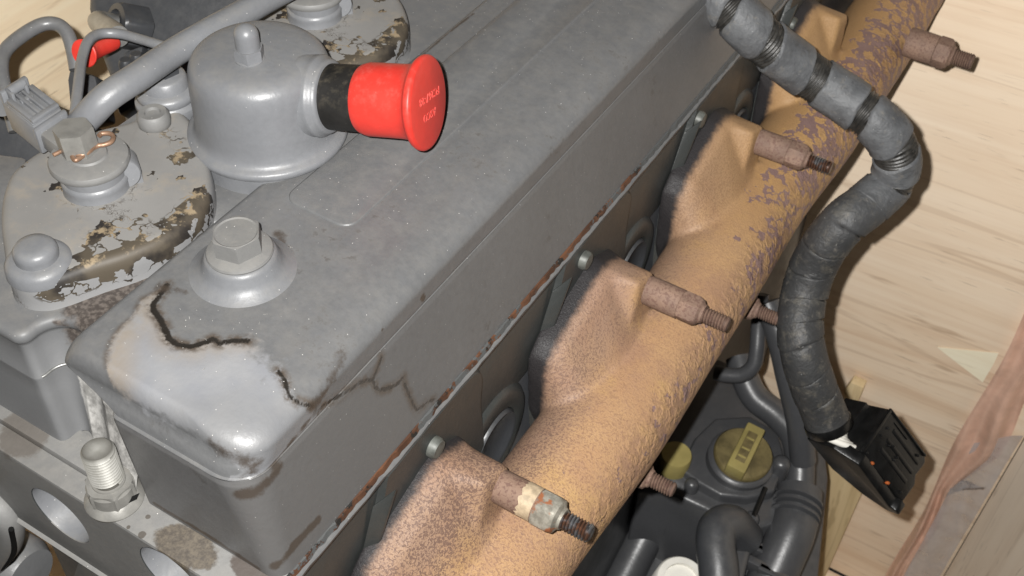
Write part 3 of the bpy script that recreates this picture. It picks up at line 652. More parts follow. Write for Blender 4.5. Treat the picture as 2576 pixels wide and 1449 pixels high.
for i, y0 in enumerate(PORT):
    zs = -.105
    fl = [(.0100, .002), (.0075, .0095), (.000, .0135), (-.0125, .0195), (-.0205, .0188), (-.0262, .0125), (-.047, .0085), (-.062, .0055), (-.0690, -.0010), (-.0700, -.0100), (-.066, -.045), (-.054, -.075), (-.040, -.096), (-.024, -.090), (-.004, -.068), (.009, -.030)]
    fa, fb = -.030, -.030
    mb.hull([(x, y0 + fa + (a - fa) * k, zs + fb + (b - fb) * k) for x, k in ((-.1668, 1.0), (-.1610, .985)) for a, b in fl])
    boss = [(y0 + .0090 * math.cos(t), zs + .0090 * math.sin(t)) for t in np.linspace(0, 2 * math.pi, 16)[:-1]]
    mb.hull([(x, a, b) for x in (-.1668, -.1378) for a, b in boss])
    # body that carries the stud boss: runs from the flange top down into the pipe
    mb.hull([(-.166, y0 - .0125, zs + .0185), (-.166, y0 - .0205, zs + .0180), (-.166, y0 - .0255, zs + .0120), (-.166, y0 + .0085, zs), (-.166, y0 + .004, zs + .010),
             (-.139, y0 - .010, zs + .0120), (-.139, y0 + .004, zs + .0080), (-.138, y0 + .008, zs - .002), (-.138, y0 - .0120, zs + .0050), (-.137, y0 - .0165, zs - .0130), (-.137, y0 + .006, zs - .016),
             (-.166, y0 - .030, zs - .04), (-.137, y0 - .026, zs - .030), (-.137, y0 + .004, zs - .05), (-.166, y0 + .006, zs - .05)])
    el = lambda x, cy, cz, ry, rz: [(x, cy + ry * math.cos(t), cz + rz * math.sin(t)) for t in np.linspace(0, 2 * math.pi, 20)[:-1]]
    o_ = lambda x, k: [(x, y0 + fa + (a - fa) * k, zs + fb + (b - fb) * k) for a, b in fl]
    mb.hull(o_(-.1668, 1.0) + o_(-.1600, .985) + o_(-.1520, .90) + el(-.138, y0 - .031, zs - .0430, .0375, .0270) + el(-.127, y0 - .030, zs - .0490, .0400, .0215))
    lb = [(y0 - .0420 + .0105 * math.cos(t), -.190 + .0105 * math.sin(t)) for t in np.linspace(0, 2 * math.pi, 14)[:-1]]
    mb.hull([(x, a, b) for x in (-.1668, -.1320) for a, b in lb])
man = fuse(mb, 'exhaust_manifold', M['rust'], engine, .00145, 13, 'rusty orange cast iron exhaust manifold bolted along the side of the engine')

def stud(o, kind=0, sleeve=True, k_=1.0):
    o = A(o); ax = A([1, 0, 0]); x0 = o[0]
    if sleeve:
        mb = MB(); mb.lathe(o, ax, [(.0001, -.002), (.0073 * k_, -.002), (.0076 * k_, 0), (.0077 * k_, .009), (.0076 * k_, .0176), (.0071 * k_, .0181), (.0001, .0181)], 36)
        mb.obj('spacer_sleeve', M['rust_stud'], man, sharp=50)
    af_ = .0156 if kind == 1 else .0141; nk_ = 1.10 if kind == 1 else 1.0
    nutm = M['bare_nut'] if kind == 1 else M['rust_stud']
    mb = MB(); mb.lathe(o + ax * .0181, ax, [(.0001, 0), (.0074 * k_ * nk_, 0), (.0080 * k_ * nk_, .0006), (.0080 * k_ * nk_, .0078), (.0068 * k_ * nk_, .0098), (.0052 * k_, .0110), (.0047 * k_, .0122), (.0001, .0122)], 60, hint=(0, .5, 1), af=af_ * k_)
    mb.obj('nut', nutm, man, sharp=26, label='worn pale nut on the nearest manifold stud' if kind == 1 else None)
    mb = MB(); mb.thread(o + ax * .0300, ax, .0043 * k_, .0128, .0015, .0009, 30)
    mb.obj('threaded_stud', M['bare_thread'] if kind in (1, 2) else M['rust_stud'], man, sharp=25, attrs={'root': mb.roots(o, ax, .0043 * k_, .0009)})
for i, y0 in enumerate(PORT[:3]):
    stud((-.1372, y0, -.105), (1, 0, 2)[i])
# pale chipped paint on the first sleeve
c = A([-.1246, PORT[0], -.105]); rows = []
for t in np.linspace(-2.3, .9, 24):
    d = A([0, math.cos(t), math.sin(t)])
    d = A([0, -math.sin(t + .9), math.cos(t + .9)]); e = random.uniform(-.0009, .0009)
    rows.append([tuple(c + A([-.0015 + e, 0, 0]) + d * .00785), tuple(c + A([.0050, 0, 0]) + d * .00785)])
MB().grid(rows).obj('paint_remnant', simple('pale_paint_remnant', (.42, .33, .22), .6, noise=.25, scale=300), man)
for y0 in PORT[:3]:          # lower row, mostly under the pipe
    stud((-.1330, y0 - .0428 + .0, -.190), 0)
s4 = A([-.1015, .7275, -.130])
stud(s4, 0, True, 1.35)
# ================================================================== BREATHER with capped outlet
bx, by = -.2775, .2805
bx, by = -.2783, .2812
prof = [(.0310, -.0110), (.0310, .0008), (.0330, .0012), (.0334, .0022), (.0334, .0034), (.0326, .0044), (.0312, .0050), (.0302, .0060), (.0294, .0078), (.0290, .0110), (.0289, .018), (.0288, .0255), (.0286, .0310), (.0279, .0350), (.0264, .0380), (.0238, .0401), (.0200, .0413), (.0140, .0420), (.0080, .0423), (.0001, .0424)]
sm = catmull([A([a, b, 0]) for a, b in prof[6:]], 4)
mb = MB(); mb.lathe((bx, by, 0), (0, 0, 1), prof[:6] + [(max(p[0], .0001), p[1]) for p in sm], 96)
ax = nrm((math.cos(math.radians(14)) * math.cos(math.radians(10)), math.sin(math.radians(14)) * math.cos(math.radians(10)), math.sin(math.radians(10))))
o0 = A([bx, by, .0213])
br = mb.obj('breather', M['paint_clean'], engine, sharp=50, label='domed grey breather housing with an acorn nut on top')
mb = MB(); nk = [(.0170, .0222), (.0166, .0244), (.0164, .0262), (.0166, .0272), (.0163, .0281), (.0155, .0288), (.0151, .0300), (.0148, .0310), (.0140, .0316), (.0001, .0316)]
mb.lathe(o0, ax, [(.0160, .012), (.0172, .0195)] + nk, 64); mb.obj('outlet_neck', M['paint_clean'], br, sharp=50)
mb = MB(); mb.lathe(o0, ax, [(.0132, .028), (.0133, .052), (.0120, .0525), (.0001, .0525)], 56); mb.obj('outlet_sleeve', M['rubber'], br, sharp=40, label='dusty black rubber outlet sleeve')
ac = Zp(629, 152, .0413)
mb = MB(); mb.lathe(ac, (0, 0, 1), [(.0058, 0), (.0059, .0012), (.0052, .0016), (.0001, .0016)], 40); mb.obj('washer', M['paint_clean'], br, sharp=35)
mb = MB(); mb.lathe(ac + A([0, 0, .0014]), (0, 0, 1), [(.0062, 0), (.0062, .0040), (.0056, .0048), (.0001, .005)], 60, hint=(.5, 1, 0), af=.0104); mb.obj('hex_base', M['paint_clean'], br, sharp=28)
mb = MB(); R_ = .0048; mb.lathe(ac + A([0, 0, .0058]), (0, 0, 1), [(R_, 0), (R_, .0060)] + [(max(.0001, R_ * math.cos(a)), .0060 + R_ * .95 * math.sin(a)) for a in np.linspace(.15, math.pi / 2, 9)], 40); mb.obj('acorn_nut', M['paint_clean'], br, sharp=50)

def red_cap(label, o, axis, s, text):
    t = thing('protective_cap', label, 'cap', o, 'red protective caps on open engine ports')
    o = A(o); axis = nrm(axis)
    pr = [(.0001, .0445), (.0128, .0445), (.0139, .0462), (.0146, .0490), (.0146, .0630), (.0148, .0660), (.0156, .0685), (.0168, .0696), (.0180, .0702), (.0186, .0712), (.0187, .0724), (.0182, .0732), (.0172, .0736), (.0001, .0736)]
    if s != 1: pr = [(.0001, -.002), (.0044, -.002), (.0046, 0), (.0048, .008), (.0051, .0145), (.0057, .0188), (.0066, .0208), (.0071, .0216), (.0071, .0223), (.0067, .0227), (.0001, .0227)]
    mb = MB(); mb.lathe(o, axis, pr, 72); mb.obj('cap_body', M['red'], t, sharp=38)
    end = pr[-1][1]
    for body, size, offs, rot in text:
        cu = bpy.data.curves.new('lettering', 'FONT'); cu.body = body; cu.size = size; cu.extrude = .00012; cu.align_x = 'CENTER'; cu.align_y = 'CENTER'; cu.space_character = 1.1
        to = bpy.data.objects.new('tmp', cu); col.objects.link(to)
        me = bpy.data.meshes.new_from_object(to.evaluated_get(bpy.context.evaluated_depsgraph_get())); bpy.data.objects.remove(to)
        u = nrm(A([0, 0, 1]) - axis * axis[2]); r = np.cross(u, axis)      # r: to the right when looking at the cap face
        cth, sth = math.cos(rot), math.sin(rot); ex = r * cth + u * sth; ey = -r * sth + u * cth
        V = [o + axis * (end + .0001 + v.co.z) + ex * (v.co.x + offs[0]) + ey * (v.co.y + offs[1]) for v in me.vertices]
        MB().add(V, [tuple(p.vertices) for p in me.polygons]).obj('lettering', M['red_text'], t)
    return t
red_cap('large bright red plastic cap on the black breather outlet', o0, ax, 1, [('FC267-28', .0046, (-.001, -.0026), math.radians(163)), ('ASCO', .0044, (.0002, .0046), math.radians(163))])
# ================================================================== INJECTOR COVERS, SOLENOIDS, PIPES
po = [Zp(u, v, .0035) for u, v in ((504, 360), (524, 420), (526, 480), (505, 525), (460, 570), (400, 607), (320, 640), (250, 662), (200, 680), (150, 698), (100, 710), (50, 705), (20, 680), (10, 620), (2, 540), (12, 470), (40, 420), (120, 365), (240, 325), (335, 300), (352, 272), (385, 254), (425, 258), (470, 290), (492, 325))]
pc = catmull(po + po[:1], 5)[:-1]; ce = pc.mean(0); pts = []; rows = []; tg = np.roll(pc, -1, 0) - np.roll(pc, 1, 0); nn = np.c_[tg[:, 1], -tg[:, 0], 0 * tg[:, 0]]; nn /= np.linalg.norm(nn, axis=1)[:, None]
if ((pc + nn * .001 - ce) ** 2).sum() < ((pc - ce) ** 2).sum(): nn = -nn
for o, z in ((.0016, -.0112), (.0012, -.0085), (.0010, -.0060), (.0010, -.0035), (.0008, -.0010), (.0004, .0010), (-.0004, .0024), (-.0016, .0034), (-.0030, .0038)):
    q = pc + nn * o; q[:, 2] = z; rows.append(q)
l0 = rows[-1].copy()
for k in np.linspace(0, .97, 22)[1:]:
    q = l0 + (ce - l0) * k; q[:, 2] = .0038 + .0014 * k; rows.append(q)
mb = MB(); mb.grid(rows, True); V = np.array(mb.v)
edge = [Zp(u, v, .001) for u, v in ((130, 712), (200, 690), (300, 655), (400, 612), (460, 578), (505, 525))]
fl = 1.0 * np.clip(1.12 - polydist(V, edge) / .0095, 0, 1)
e2 = [Zp(u, v, .004) for u, v in ((250, 600), (300, 570), (350, 575))]; fl = np.maximum(fl, .40 * np.clip(1.15 - polydist(V, e2) / .010, 0, 1))
e3 = [Zp(u, v, .004) for u, v in ((400, 320), (440, 345), (480, 400))]; fl = np.maximum(fl, .30 * np.clip(1.15 - polydist(V, e3) / .009, 0, 1))
e4 = [Zp(u, v, .002) for u, v in ((60, 735), (110, 735))]; fl = np.maximum(fl, .5 * np.clip(1.15 - polydist(V, e4) / .006, 0, 1))
dcc = Zp(221, 388, .0185); ringd = np.abs(np.hypot(V[:, 0] - dcc[0] - .0018, V[:, 1] - dcc[1] + .0010) - .0150); fl = np.maximum(fl, .26 * np.clip(1.2 - ringd / .0028, 0, 1))
fl = np.where(V[:, 0] < Zp(120, 700, .003)[0], np.minimum(fl, .34), fl)
plate = mb.obj('injector_cover', M['flake'], engine, sharp=50, attrs={'flake': fl}, label='dusty injector cover with flaking paint along its front edge')
off2 = A([-.0062, .1446, 0.0]); parts1 = [plate]
def add(mb, name, mat, **k):
    o = mb.obj(name, mat, plate, **k); parts1.append(o); return o
k3 = Zp(86, 625, .010)
mb = MB(); mb.lathe((k3[0], k3[1], .0030), (0, 0, 1), [(.0125, -.003), (.0122, .0005), (.0108, .0024), (.0088, .0030), (.0001, .0030)], 48); add(mb, 'bolt_pad', M['paint_clean'], sharp=60)
mb = MB(); mb.lathe((k3[0], k3[1], .0058), (0, 0, 1), [(.0078, 0), (.0080, .0022), (.0078, .0040), (.0066, .0056), (.0040, .0062), (.0001, .0060)], 40); add(mb, 'cap_bolt', M['paint_clean'], sharp=60)
k2 = Zp(385, 290, .0085)
mb = MB(); mb.lathe((k2[0], k2[1], .0030), (0, 0, 1), [(.0056, 0), (.0066, .0010), (.0069, .0034), (.0066, .0062), (.0056, .0074), (.0034, .0072), (.0030, .0060), (.0001, .0058)], 40); add(mb, 'cap_bolt', M['paint_dusty'], sharp=50)
dc = Zp(221, 388, .0185); DX, DY = dc[0], dc[1]
mb = MB(); mb.lathe((DX + .0018, DY - .0010, .004), (0, 0, 1), [(.0132, 0), (.0130, .0008), (.0128, .0040), (.0130, .0050), (.0126, .0060), (.0120, .0066), (.0120, .0105)], 64); add(mb, 'solenoid_base', M['paint_clean'], sharp=40)
mb = MB(); mb.lathe((DX, DY, .0140), (0, 0, 1), [(.0125, 0), (.0148, .0004), (.0153, .0014), (.0153, .0026), (.0148, .0036), (.0130, .0041), (.0075, .0044), (.0070, .0052), (.0001, .0052)], 72); add(mb, 'solenoid_disc', M['paint_dusty'], sharp=40)
tb = Zp(316, 445, .0085)
mb = MB(); mb.lathe((tb[0] - .0012, tb[1] + .0010, .0100), nrm((1, -.75, .25)), [(.0060, -.010), (.0062, .0020), (.0056, .0028), (.0001, .0030)], 32); mb.box((tb[0] - .0012, tb[1] + .0010, .0068), nrm((.75, 1, 0)) * .0060, nrm((1, -.75, 0)) * .0024, (0, 0, .0034)); add(mb, 'terminal_lug', M['paint_clean'], sharp=45)
hc = Zp(200, 376, .0192); hax = nrm((-.05, .0, 1))
mb = MB(); mb.lathe((hc[0], hc[1], .0188), hax, [(.0052, -.002), (.0056, .0010), (.0001, .001)], 36); mb.lathe((hc[0], hc[1], .0190), hax, [(.0078, 0), (.0078, .0098), (.0073, .0104), (.0001, .0106)], 60, hint=(.9, -.35, 0), af=.0132); add(mb, 'terminal_nut', M['nut_grey'], sharp=26)
z = .0196
def zp(L, z): return [Zp(u, v, zz if zz is not None else z) for u, v, zz in [(q + (None,))[:3] if len(q) == 2 else q for q in L]]
wire = zp([(134, 390), (150, 382), (166, 372)], .0205)
mb = MB(); mb.tube(catmull(wire, 8), .0008, 12); mb.tube(catmull(zp([(170, 374), (182, 386), (206, 390), (226, 380), (242, 362)], .0212), 8), .0009, 12)
mb.tube(catmull(zp([(177, 381), (187, 402), (200, 398), (224, 380), (245, 367), (262, 364), (279, 357), (285, 345), (276, 336), (256, 336), (249, 342)], .0208), 8), .00095, 12); add(mb, 'wire_clip', M['copper'], sharp=60)
for i, o in enumerate(parts1):          # the second injector, one cylinder farther along
    c = dup(o, off2, engine if i == 0 else plate2)
    if i == 0: plate2 = c; c['label'] = 'second injector cover with chipped paint behind the breather'
# plug connector on the near solenoid
conn = MB(); cz = .0165
Lc = [Zp(u, v, .0225) for u, v in ((84, 322), (157, 274), (78, 210), (5, 258))]
mb = MB(); mb.prism([p for p in Lc], (0, 0, -.0135)); cn = mb.obj('plug_connector', M['paint_clean'], engine, bevel=.0011, label='grey electrical plug connector with a latch on the near injector')
ex, ey = nrm(Lc[1] - Lc[0]), nrm(Lc[3] - Lc[0]); ez = A([0, 0, 1.0]); Wx, Wy = np.linalg.norm(Lc[1] - Lc[0]), np.linalg.norm(Lc[3] - Lc[0]); o = Lc[0]
def cb(name, a0, a1, b0, b1, z0, z1, bev=.0005, mat='paint_clean'):
    mb = MB(); mb.box(o + ex * Wx * (a0 + a1) / 2 + ey * Wy * (b0 + b1) / 2 + ez * (z0 + z1) / 2, ex * Wx * (a1 - a0) / 2, ey * Wy * (b1 - b0) / 2, ez * (z1 - z0) / 2); return mb.obj(name, M[mat], cn, bevel=bev)
cb('cover_plate', .02, .98, .04, .92, -.0002, .0010)
for a0, a1 in ((.04, .20), (.34, .46), (.54, .64), (.78, .96)): cb('rail', a0, a1, .10, .86, .0008, .0026)
cb('front_bar', .04, .96, .02, .14, .0008, .0026); cb('rear_bar', .30, .70, .60, .70, .0008, .0022)
mb = MB(); a = o + ex * Wx * .22 + ey * Wy * .90 + ez * .0042; b = o + ex * Wx * .72 + ey * Wy * .90 + ez * .0042; mb.tube([a, (a + b) / 2, b], .0021, 20); mb.obj('latch_bar', M['paint_clean'], cn, sharp=50)
for k in (.24, .70): mb = MB(); mb.box(o + ex * Wx * k + ey * Wy * .86 + ez * .002, ex * .0008, ey * .0022, ez * .0028); mb.obj('latch_arm', M['paint_clean'], cn, bevel=.0004)
mb = MB(); mb.box(o + ex * Wx * .5 + ey * Wy * 1.03 + ez * -.0030, ex * Wx * .46, ey * .0014, ez * .0072); mb.obj('collar', M['paint_clean'], cn, bevel=.0008)
d0 = A([DX, DY, .0150]); c0 = o + ex * Wx * .5 + ez * -.0062
mb = MB(); dirn = nrm((c0 - d0) * A([1, 1, 0])); sd = A([-dirn[1], dirn[0], 0]); L_ = np.linalg.norm((c0 - d0)[:2])
mb.box((d0 + c0) / 2 + A([0, 0, .0005]), dirn * L_ * .52, sd * .0066, ez * .0042); mb.obj('connector_neck', M['paint_dusty'], cn, bevel=.0016)
mb = MB(); mb.box(c0 + ex * .0 - ey * .0010 + ez * .0004, ex * Wx * .56, ey * .0016, ez * .0058); mb.obj('collar', M['paint_clean'], cn, bevel=.0012)
P = [Zp(5, 262, .013), Zp(-40, 240, .008), Zp(-110, 200, .0)]; MB().tube(catmull(P, 6), .0052, 20).obj('connector_lead', M['paint'], cn)

# fat fuel hose running back over the injectors
P = [Zp(196, 322, .014), Zp(226, 288, .0225), Zp(275, 240, .0290), Zp(350, 191, .0310), Zp(430, 137, .0310), Zp(520, 84, .0320), Zp(600, 40, .0320), Zp(700, -18, .0320), Zp(820, -80, .0320)]
zz = MB().prism([Zp(u, v, -.030) for u, v in ((-70, 375), (70, 392), (60, 430), (25, 480), (20, 640), (-70, 700))], (0, 0, -.03)).obj('side_cover', M['paint'], engine, bevel=.003)
MB().tube(catmull([Zp(196, 322, .014), Zp(226, 288, .0225), Zp(275, 240, .0290), Zp(350, 191, .0310), Zp(430, 137, .0310), Zp(520, 84, .0320), Zp(600, 40, .0320), Zp(700, -18, .0320), Zp(820, -80, .0320)], 10), .0058, 32).obj('fuel_hose', M['paint_clean'], engine, sharp=60, label='thick grey fuel hose running over the injectors')
# injector body between hose and breather
ic = Zp(420, 232, .0060)
mb = MB(); mb.lathe((ic[0], ic[1], -.006), (0, 0, 1), [(.0138, -.006), (.0138, .0060), (.0142, .0075), (.0140, .0090), (.0126, .0098), (.0122, .0106), (.0130, .0118), (.0130, .0136), (.0122, .0150), (.0108, .0156), (.0100, .0160), (.0092, .0205), (.0080, .0215), (.0001, .0215)], 64)
ib = mb.obj('injector_body', M['paint_clean'], engine, sharp=45)
mb = MB(); mb.lathe((ic[0] - .001, ic[1] + .002, .0150), (0, 0, 1), [(.0070, 0), (.0070, .0080), (.0062, .0088), (.0001, .0088)], 48, hint=(1, .3, 0), af=.0118); mb.obj('injector_nut', M['paint_dark'], ib, sharp=28)
# dark casting at the back left
def dpoly(L, d): return [Dp(u, v, d) for u, v in L]
fw = RZ
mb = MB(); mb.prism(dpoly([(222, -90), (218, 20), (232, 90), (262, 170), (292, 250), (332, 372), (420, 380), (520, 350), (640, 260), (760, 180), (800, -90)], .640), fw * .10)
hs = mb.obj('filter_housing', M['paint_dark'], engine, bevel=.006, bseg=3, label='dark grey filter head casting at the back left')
mb = MB(); c = Dp(292, 62, .628); ra = nrm(A([-.35, -.80, .48]))
mb.lathe(c - ra * .004, ra, [(.0130, -.012), (.0130, .0030), (.0118, .0045), (.0085, .0050), (.0078, .0020), (.0001, .0020)], 60, hint=(0, .3, 1), af=.0232); mb.obj('hex_fitting', M['paint_dark'], hs, sharp=28)
mb = MB(); mb.tube(catmull([c, c + ra * .010, Dp(283, 78, .605), Dp(298, 92, .598)], 6), .0058, 24); mb.obj('elbow', M['steel'], hs)
for L, d, nm_ in (([(270, 200), (330, 190), (352, 260), (300, 292)], .618, 'bracket_plate'), ([(310, 130), (360, 112), (352, 200), (300, 210)], .626, 'bracket_plate')):
    mb = MB(); mb.prism(dpoly(L, d), fw * .02); mb.obj(nm_, M['paint_dark'], hs, bevel=.002)
for u, v, r in ((318, 165, .004), (332, 180, .005), (345, 150, .004)):
    mb = MB(); mb.lathe(Dp(u, v, .612), (0, 0, 1), [(r, -.01), (r, .002), (r * .7, .004), (.0001, .004)], 24, af=r * 1.8); mb.obj('small_bolt', M['paint_dark'], hs, sharp=30)
# steel injection pipe with a bend, and the loop behind it
P = [Dp(182, 330, .500), Dp(190, 275, .508), Dp(198, 210, .520), Dp(206, 150, .535), Dp(222, 104, .545), Dp(252, 85, .553), Dp(300, 85, .556), Dp(350, 98, .553), Dp(400, 113, .548), Dp(450, 128, .548)]
MB().tube(catmull(P, 10), .00245, 22).obj('injection_pipe', M['paint_clean'], engine, sharp=60, label='thin bent steel pipe crossing the far red cap')
P = [Dp(40, 330, .560), Dp(16, 240, .560), Dp(3, 175, .565), Dp(12, 130, .572), Dp(52, 92, .580), Dp(105, 62, .586), Dp(145, 62, .588), Dp(170, 86, .588), Dp(184, 130, .588), Dp(192, 175, .588)]
MB().tube(catmull(P, 10), .0036, 24).obj('return_pipe_loop', M['paint'], engine, sharp=60, label='dark grey pipe loop at the far left')
mb = MB(); mb.prism(dpoly([(-60, 240), (20, 255), (92, 240), (140, 280), (178, 330), (205, 300), (240, 330), (180, 420), (-60, 420)], .575), fw * .05); mb.obj('fuel_rail_block', M['paint_dark'], engine, bevel=.005, bseg=3)
mb = MB(); mb.prism(dpoly([(176, 160), (196, 178), (240, 190), (250, 236), (262, 300), (180, 320), (168, 200)], .600), fw * .02); mb.obj('support_strip', M['paint_dark'], engine, bevel=.002)
red_cap('small dark red plastic cap behind the bent steel pipe', Dp(278, 107, .588), nrm(Dp(178, 148, .560) - Dp(278, 107, .588)), 2, [('FC26', .0018, (0, .0012), math.radians(-35)), ('ASCO', .0018, (0, -.0012), math.radians(-35))])
# ================================================================== WIRING HARNESS
har = thing('wiring_harness', 'thick wiring harness in grey tape hanging over the manifold, with a black connector', 'wiring harness', Dp(2090, 1075, .70))
ctr = [(1690, -140), (1730, -90), (1778, -40), (1832, 15), (1892, 76), (1962, 136), (2046, 196), (2135, 255), (2205, 308), (2247, 362), (2256, 418), (2236, 465), (2188, 510), (2130, 555), (2082, 607), (2047, 668), (2024, 738), (2013, 810), (2019, 880), (2040, 955), (2070, 1030), (2088, 1078)]
path = [Dp(u, v, .600 + .095 * i / (len(ctr) - 1) + .006 * math.sin(i * 1.3)) for i, (u, v) in enumerate(ctr)]
HP, HS = resample(catmull(path, 12), .0004)
T = np.gradient(HP, axis=0); T /= np.linalg.norm(T, axis=1)[:, None]; U = np.zeros_like(T); u0 = nrm(CAM - HP[0])
for i in range(len(HP)):
    u0 = nrm(u0 - T[i] * (u0 @ T[i])); U[i] = u0
W_ = np.cross(T, U)
def at(s, th, r):
    s = np.clip(s, 0, HS[-1]); k = np.clip(np.searchsorted(HS, s), 1, len(HS) - 1); f = (s - HS[k - 1]) / (HS[k] - HS[k - 1])
    p = HP[k - 1] + (HP[k] - HP[k - 1]) * f; return p + (U[k] * math.cos(th) + W_[k] * math.sin(th)) * r
def s_of(u, v):
    dd = [np.linalg.norm(np.cross(p - CAM, nrm(ray(u, v)))) for p in HP[::5]]; return HS[::5][int(np.argmin(dd))]
seg = 40
rows = [[at(s, 2 * math.pi * j / seg, .0119 + .00065 * math.sin(2 * math.pi * s / .00215)) for j in range(seg)] for s in np.arange(0, HS[-1], .00045)]
MB().grid(rows, True).obj('corrugated_conduit', M['conduit'], har, sharp=180, label='dark ribbed conduit showing between the tape wraps')
gaps = [(1844, 22, .0018), (1899, 122, .0052), (2035, 208, .0056), (2176, 279, .0034), (2252, 372, .0044), (2250, 452, .0034), (2185, 515, 0), (2128, 560, .0004), (2078, 612, 0), (2045, 672, .0005), (2022, 745, 0), (2013, 805, 0), (2016, 862, .0004), (2030, 925, 0), (2050, 985, .0007)]
edges = [(0.0, 0)] + [(s_of(u, v), h) for u, v, h in gaps] + [(HS[-1] - .004, 0)]
hr = random.Random(11)
for i in range(len(edges) - 1):
    s0, s1 = edges[i][0] + edges[i][1], edges[i + 1][0] - edges[i + 1][1] + (.0012 if edges[i + 1][1] < .001 else 0)
    sk0, sk1 = hr.uniform(.0010, .0040), hr.uniform(.0010, .0040); ph = hr.uniform(-.3, .3) + math.pi / 2; r0 = .01335 + hr.uniform(0, .0003); rows = []
    K = max(10, int((s1 - s0) / .0009)); wob = [hr.uniform(0, 6.28) for _ in range(4)]
    for k in range(K + 1):
        t = k / K; row = []
        for j in range(64):
            th = 2 * math.pi * j / 64; s = s0 + sk0 * math.cos(th - ph) * (1 - t) + (s1 - s0) * t + sk1 * math.cos(th - ph) * t
            s += .00035 * math.sin(5 * th + wob[0]) * (1 - t) + .00035 * math.sin(4 * th + wob[1]) * t
            r = r0 + .00035 * t + .00010 * math.sin(3 * th + wob[2] + s * 300) + .00010 * math.sin(2 * math.pi * s / .00215) * (1 + math.sin(2 * th + wob[3]))
            if k in (0, K): r -= .0011
            row.append(at(s, th, r))
        rows.append(row)
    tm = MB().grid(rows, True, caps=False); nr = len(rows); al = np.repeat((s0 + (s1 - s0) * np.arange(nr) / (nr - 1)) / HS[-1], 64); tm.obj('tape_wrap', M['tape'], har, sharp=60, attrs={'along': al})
rows = [[at(HS[-1] - .006 + a, 2 * math.pi * j / 48, r) for j in range(48)] for a, r in ((0, .0140), (.0005, .0146), (.0050, .0146), (.0058, .0140), (.0060, .0100))]
MB().grid(rows, True).obj('end_ring', M['black_plastic'], har, sharp=40)
# connector
K = Dp(2242, 1029, .700)
def cv(x, y, z): return (RX * x + RY * y + RZ * z) * .001
ca, cb_, cc = cv(-20.9, 24.9, -9.9), cv(-12.8, -1.9, 22.1), cv(30.5, 33.6, 20.5)
ca = ca; cb_ = cb_ - ca * (cb_ @ ca) / (ca @ ca); cc = cc - ca * (cc @ ca) / (ca @ ca); cc = cc - cb_ * (cc @ cb_) / (cb_ @ cb_)
def kp(a, b, c): return K + ca * a + cb_ * b + cc * c
def kbox(a0, a1, b0, b1, c0, c1, name, mat='black_plastic', bev=.0008, par=None):
    mb = MB(); mb.box(kp((a0 + a1) / 2, (b0 + b1) / 2, (c0 + c1) / 2), ca * (a1 - a0) / 2, cb_ * (b1 - b0) / 2, cc * (c1 - c0) / 2); return mb.obj(name, M[mat], par or har, bevel=bev)
mb = MB(); mb.prism([kp(0, 0, 0), kp(1, 0, 0), kp(1, 0, 1.04), kp(.55, 0, 1.06), kp(.42, 0, .98), kp(.10, 0, 1.0), kp(0, 0, .92)], cb_ * 1.15)
cnx = mb.obj('connector', M['black_plastic'], har, bevel=.0012, label='black multi-pin connector with two orange dots')
for a0 in (.18, .40, .62): kbox(a0, a0 + .10, -.022, .05, .22, .90, 'ridge', par=cnx)
kbox(.10, .14, -.025, .05, .16, .5, 'ridge', par=cnx); kbox(.0, .04, -.04, .06, .0, .92, 'edge_rib', par=cnx, bev=.0004); kbox(.0, 1.0, -.035, .03, -.02, .025, 'edge_rib', par=cnx, bev=.0004)
mb = MB(); mb.prism([kp(.99, b, c) for b, c in ((1.25, -.26), (1.22, .36), (.80, .80), (.30, 1.06), (-.06, 1.08), (-.08, .98), (.06, .92), (-.04, .06), (.45, -.20))], ca * .24); mb.obj('locking_lever', M['black_plastic'], cnx, bevel=.001)
kbox(.05, 1.02, .6, 1.30, -.10, .80, 'rear_shell', par=cnx)
for c in (.235, .633):
    mb = MB(); mb.lathe(kp(.985, -.03, c), -cb_, [(.0001, .0005), (.0008, .0005), (.0011, 0), (.0011, -.003)][::-1], 20); mb.obj('orange_dot', M['orange'], cnx)
for a, c in ((.50, .30), (.44, .36), (.52, .52), (.60, .50), (.30, .12), (.95, .06), (.50, .10), (.90, .90), (.15, .80)):
    mb = MB(); mb.lathe(kp(a, -.03, c), -cb_, [(.0009, -.002), (.0009, .0004), (.0005, .0008), (.0001, .0009)], 10); mb.obj('peg', M['black_plastic'], cnx)
E_ = HP[-1]
for k in range(5):
    q0 = E_ + W_[-1] * (-.008 + .004 * k) - T[-1] * .002 + U[-1] * .006; q1 = kp(.80 + .03 * k, .95 - .16 * k, .06)
    MB().tube(catmull([q0, (q0 + q1) / 2 + U[-1] * .002, q1], 5), .0021, 14).obj('white_wire', M['white'], har)
# ================================================================== LOWER SIDE OF THE ENGINE (seen past the manifold)
def zprism(L, z, h): return MB().prism([Zp(u, v, z) for u, v in L], (0, 0, -h))
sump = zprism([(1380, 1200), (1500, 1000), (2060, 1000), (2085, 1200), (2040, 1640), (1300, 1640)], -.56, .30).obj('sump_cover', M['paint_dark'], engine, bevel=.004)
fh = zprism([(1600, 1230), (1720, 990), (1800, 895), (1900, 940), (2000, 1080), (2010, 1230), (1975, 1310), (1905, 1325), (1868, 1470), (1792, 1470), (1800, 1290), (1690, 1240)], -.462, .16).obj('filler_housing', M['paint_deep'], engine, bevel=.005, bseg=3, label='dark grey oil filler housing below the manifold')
zprism([(1708, 1178), (1760, 1215), (1812, 1245), (1880, 1252), (1950, 1235), (1976, 1160), (1960, 1085), (1890, 1045), (1800, 1050), (1748, 1100)], -.452, .03).obj('filler_step', M['paint_deep'], fh, bevel=.003, bseg=3)
c = Zp(1868, 1146, -.4400); tl = nrm((.10, -.08, 1))
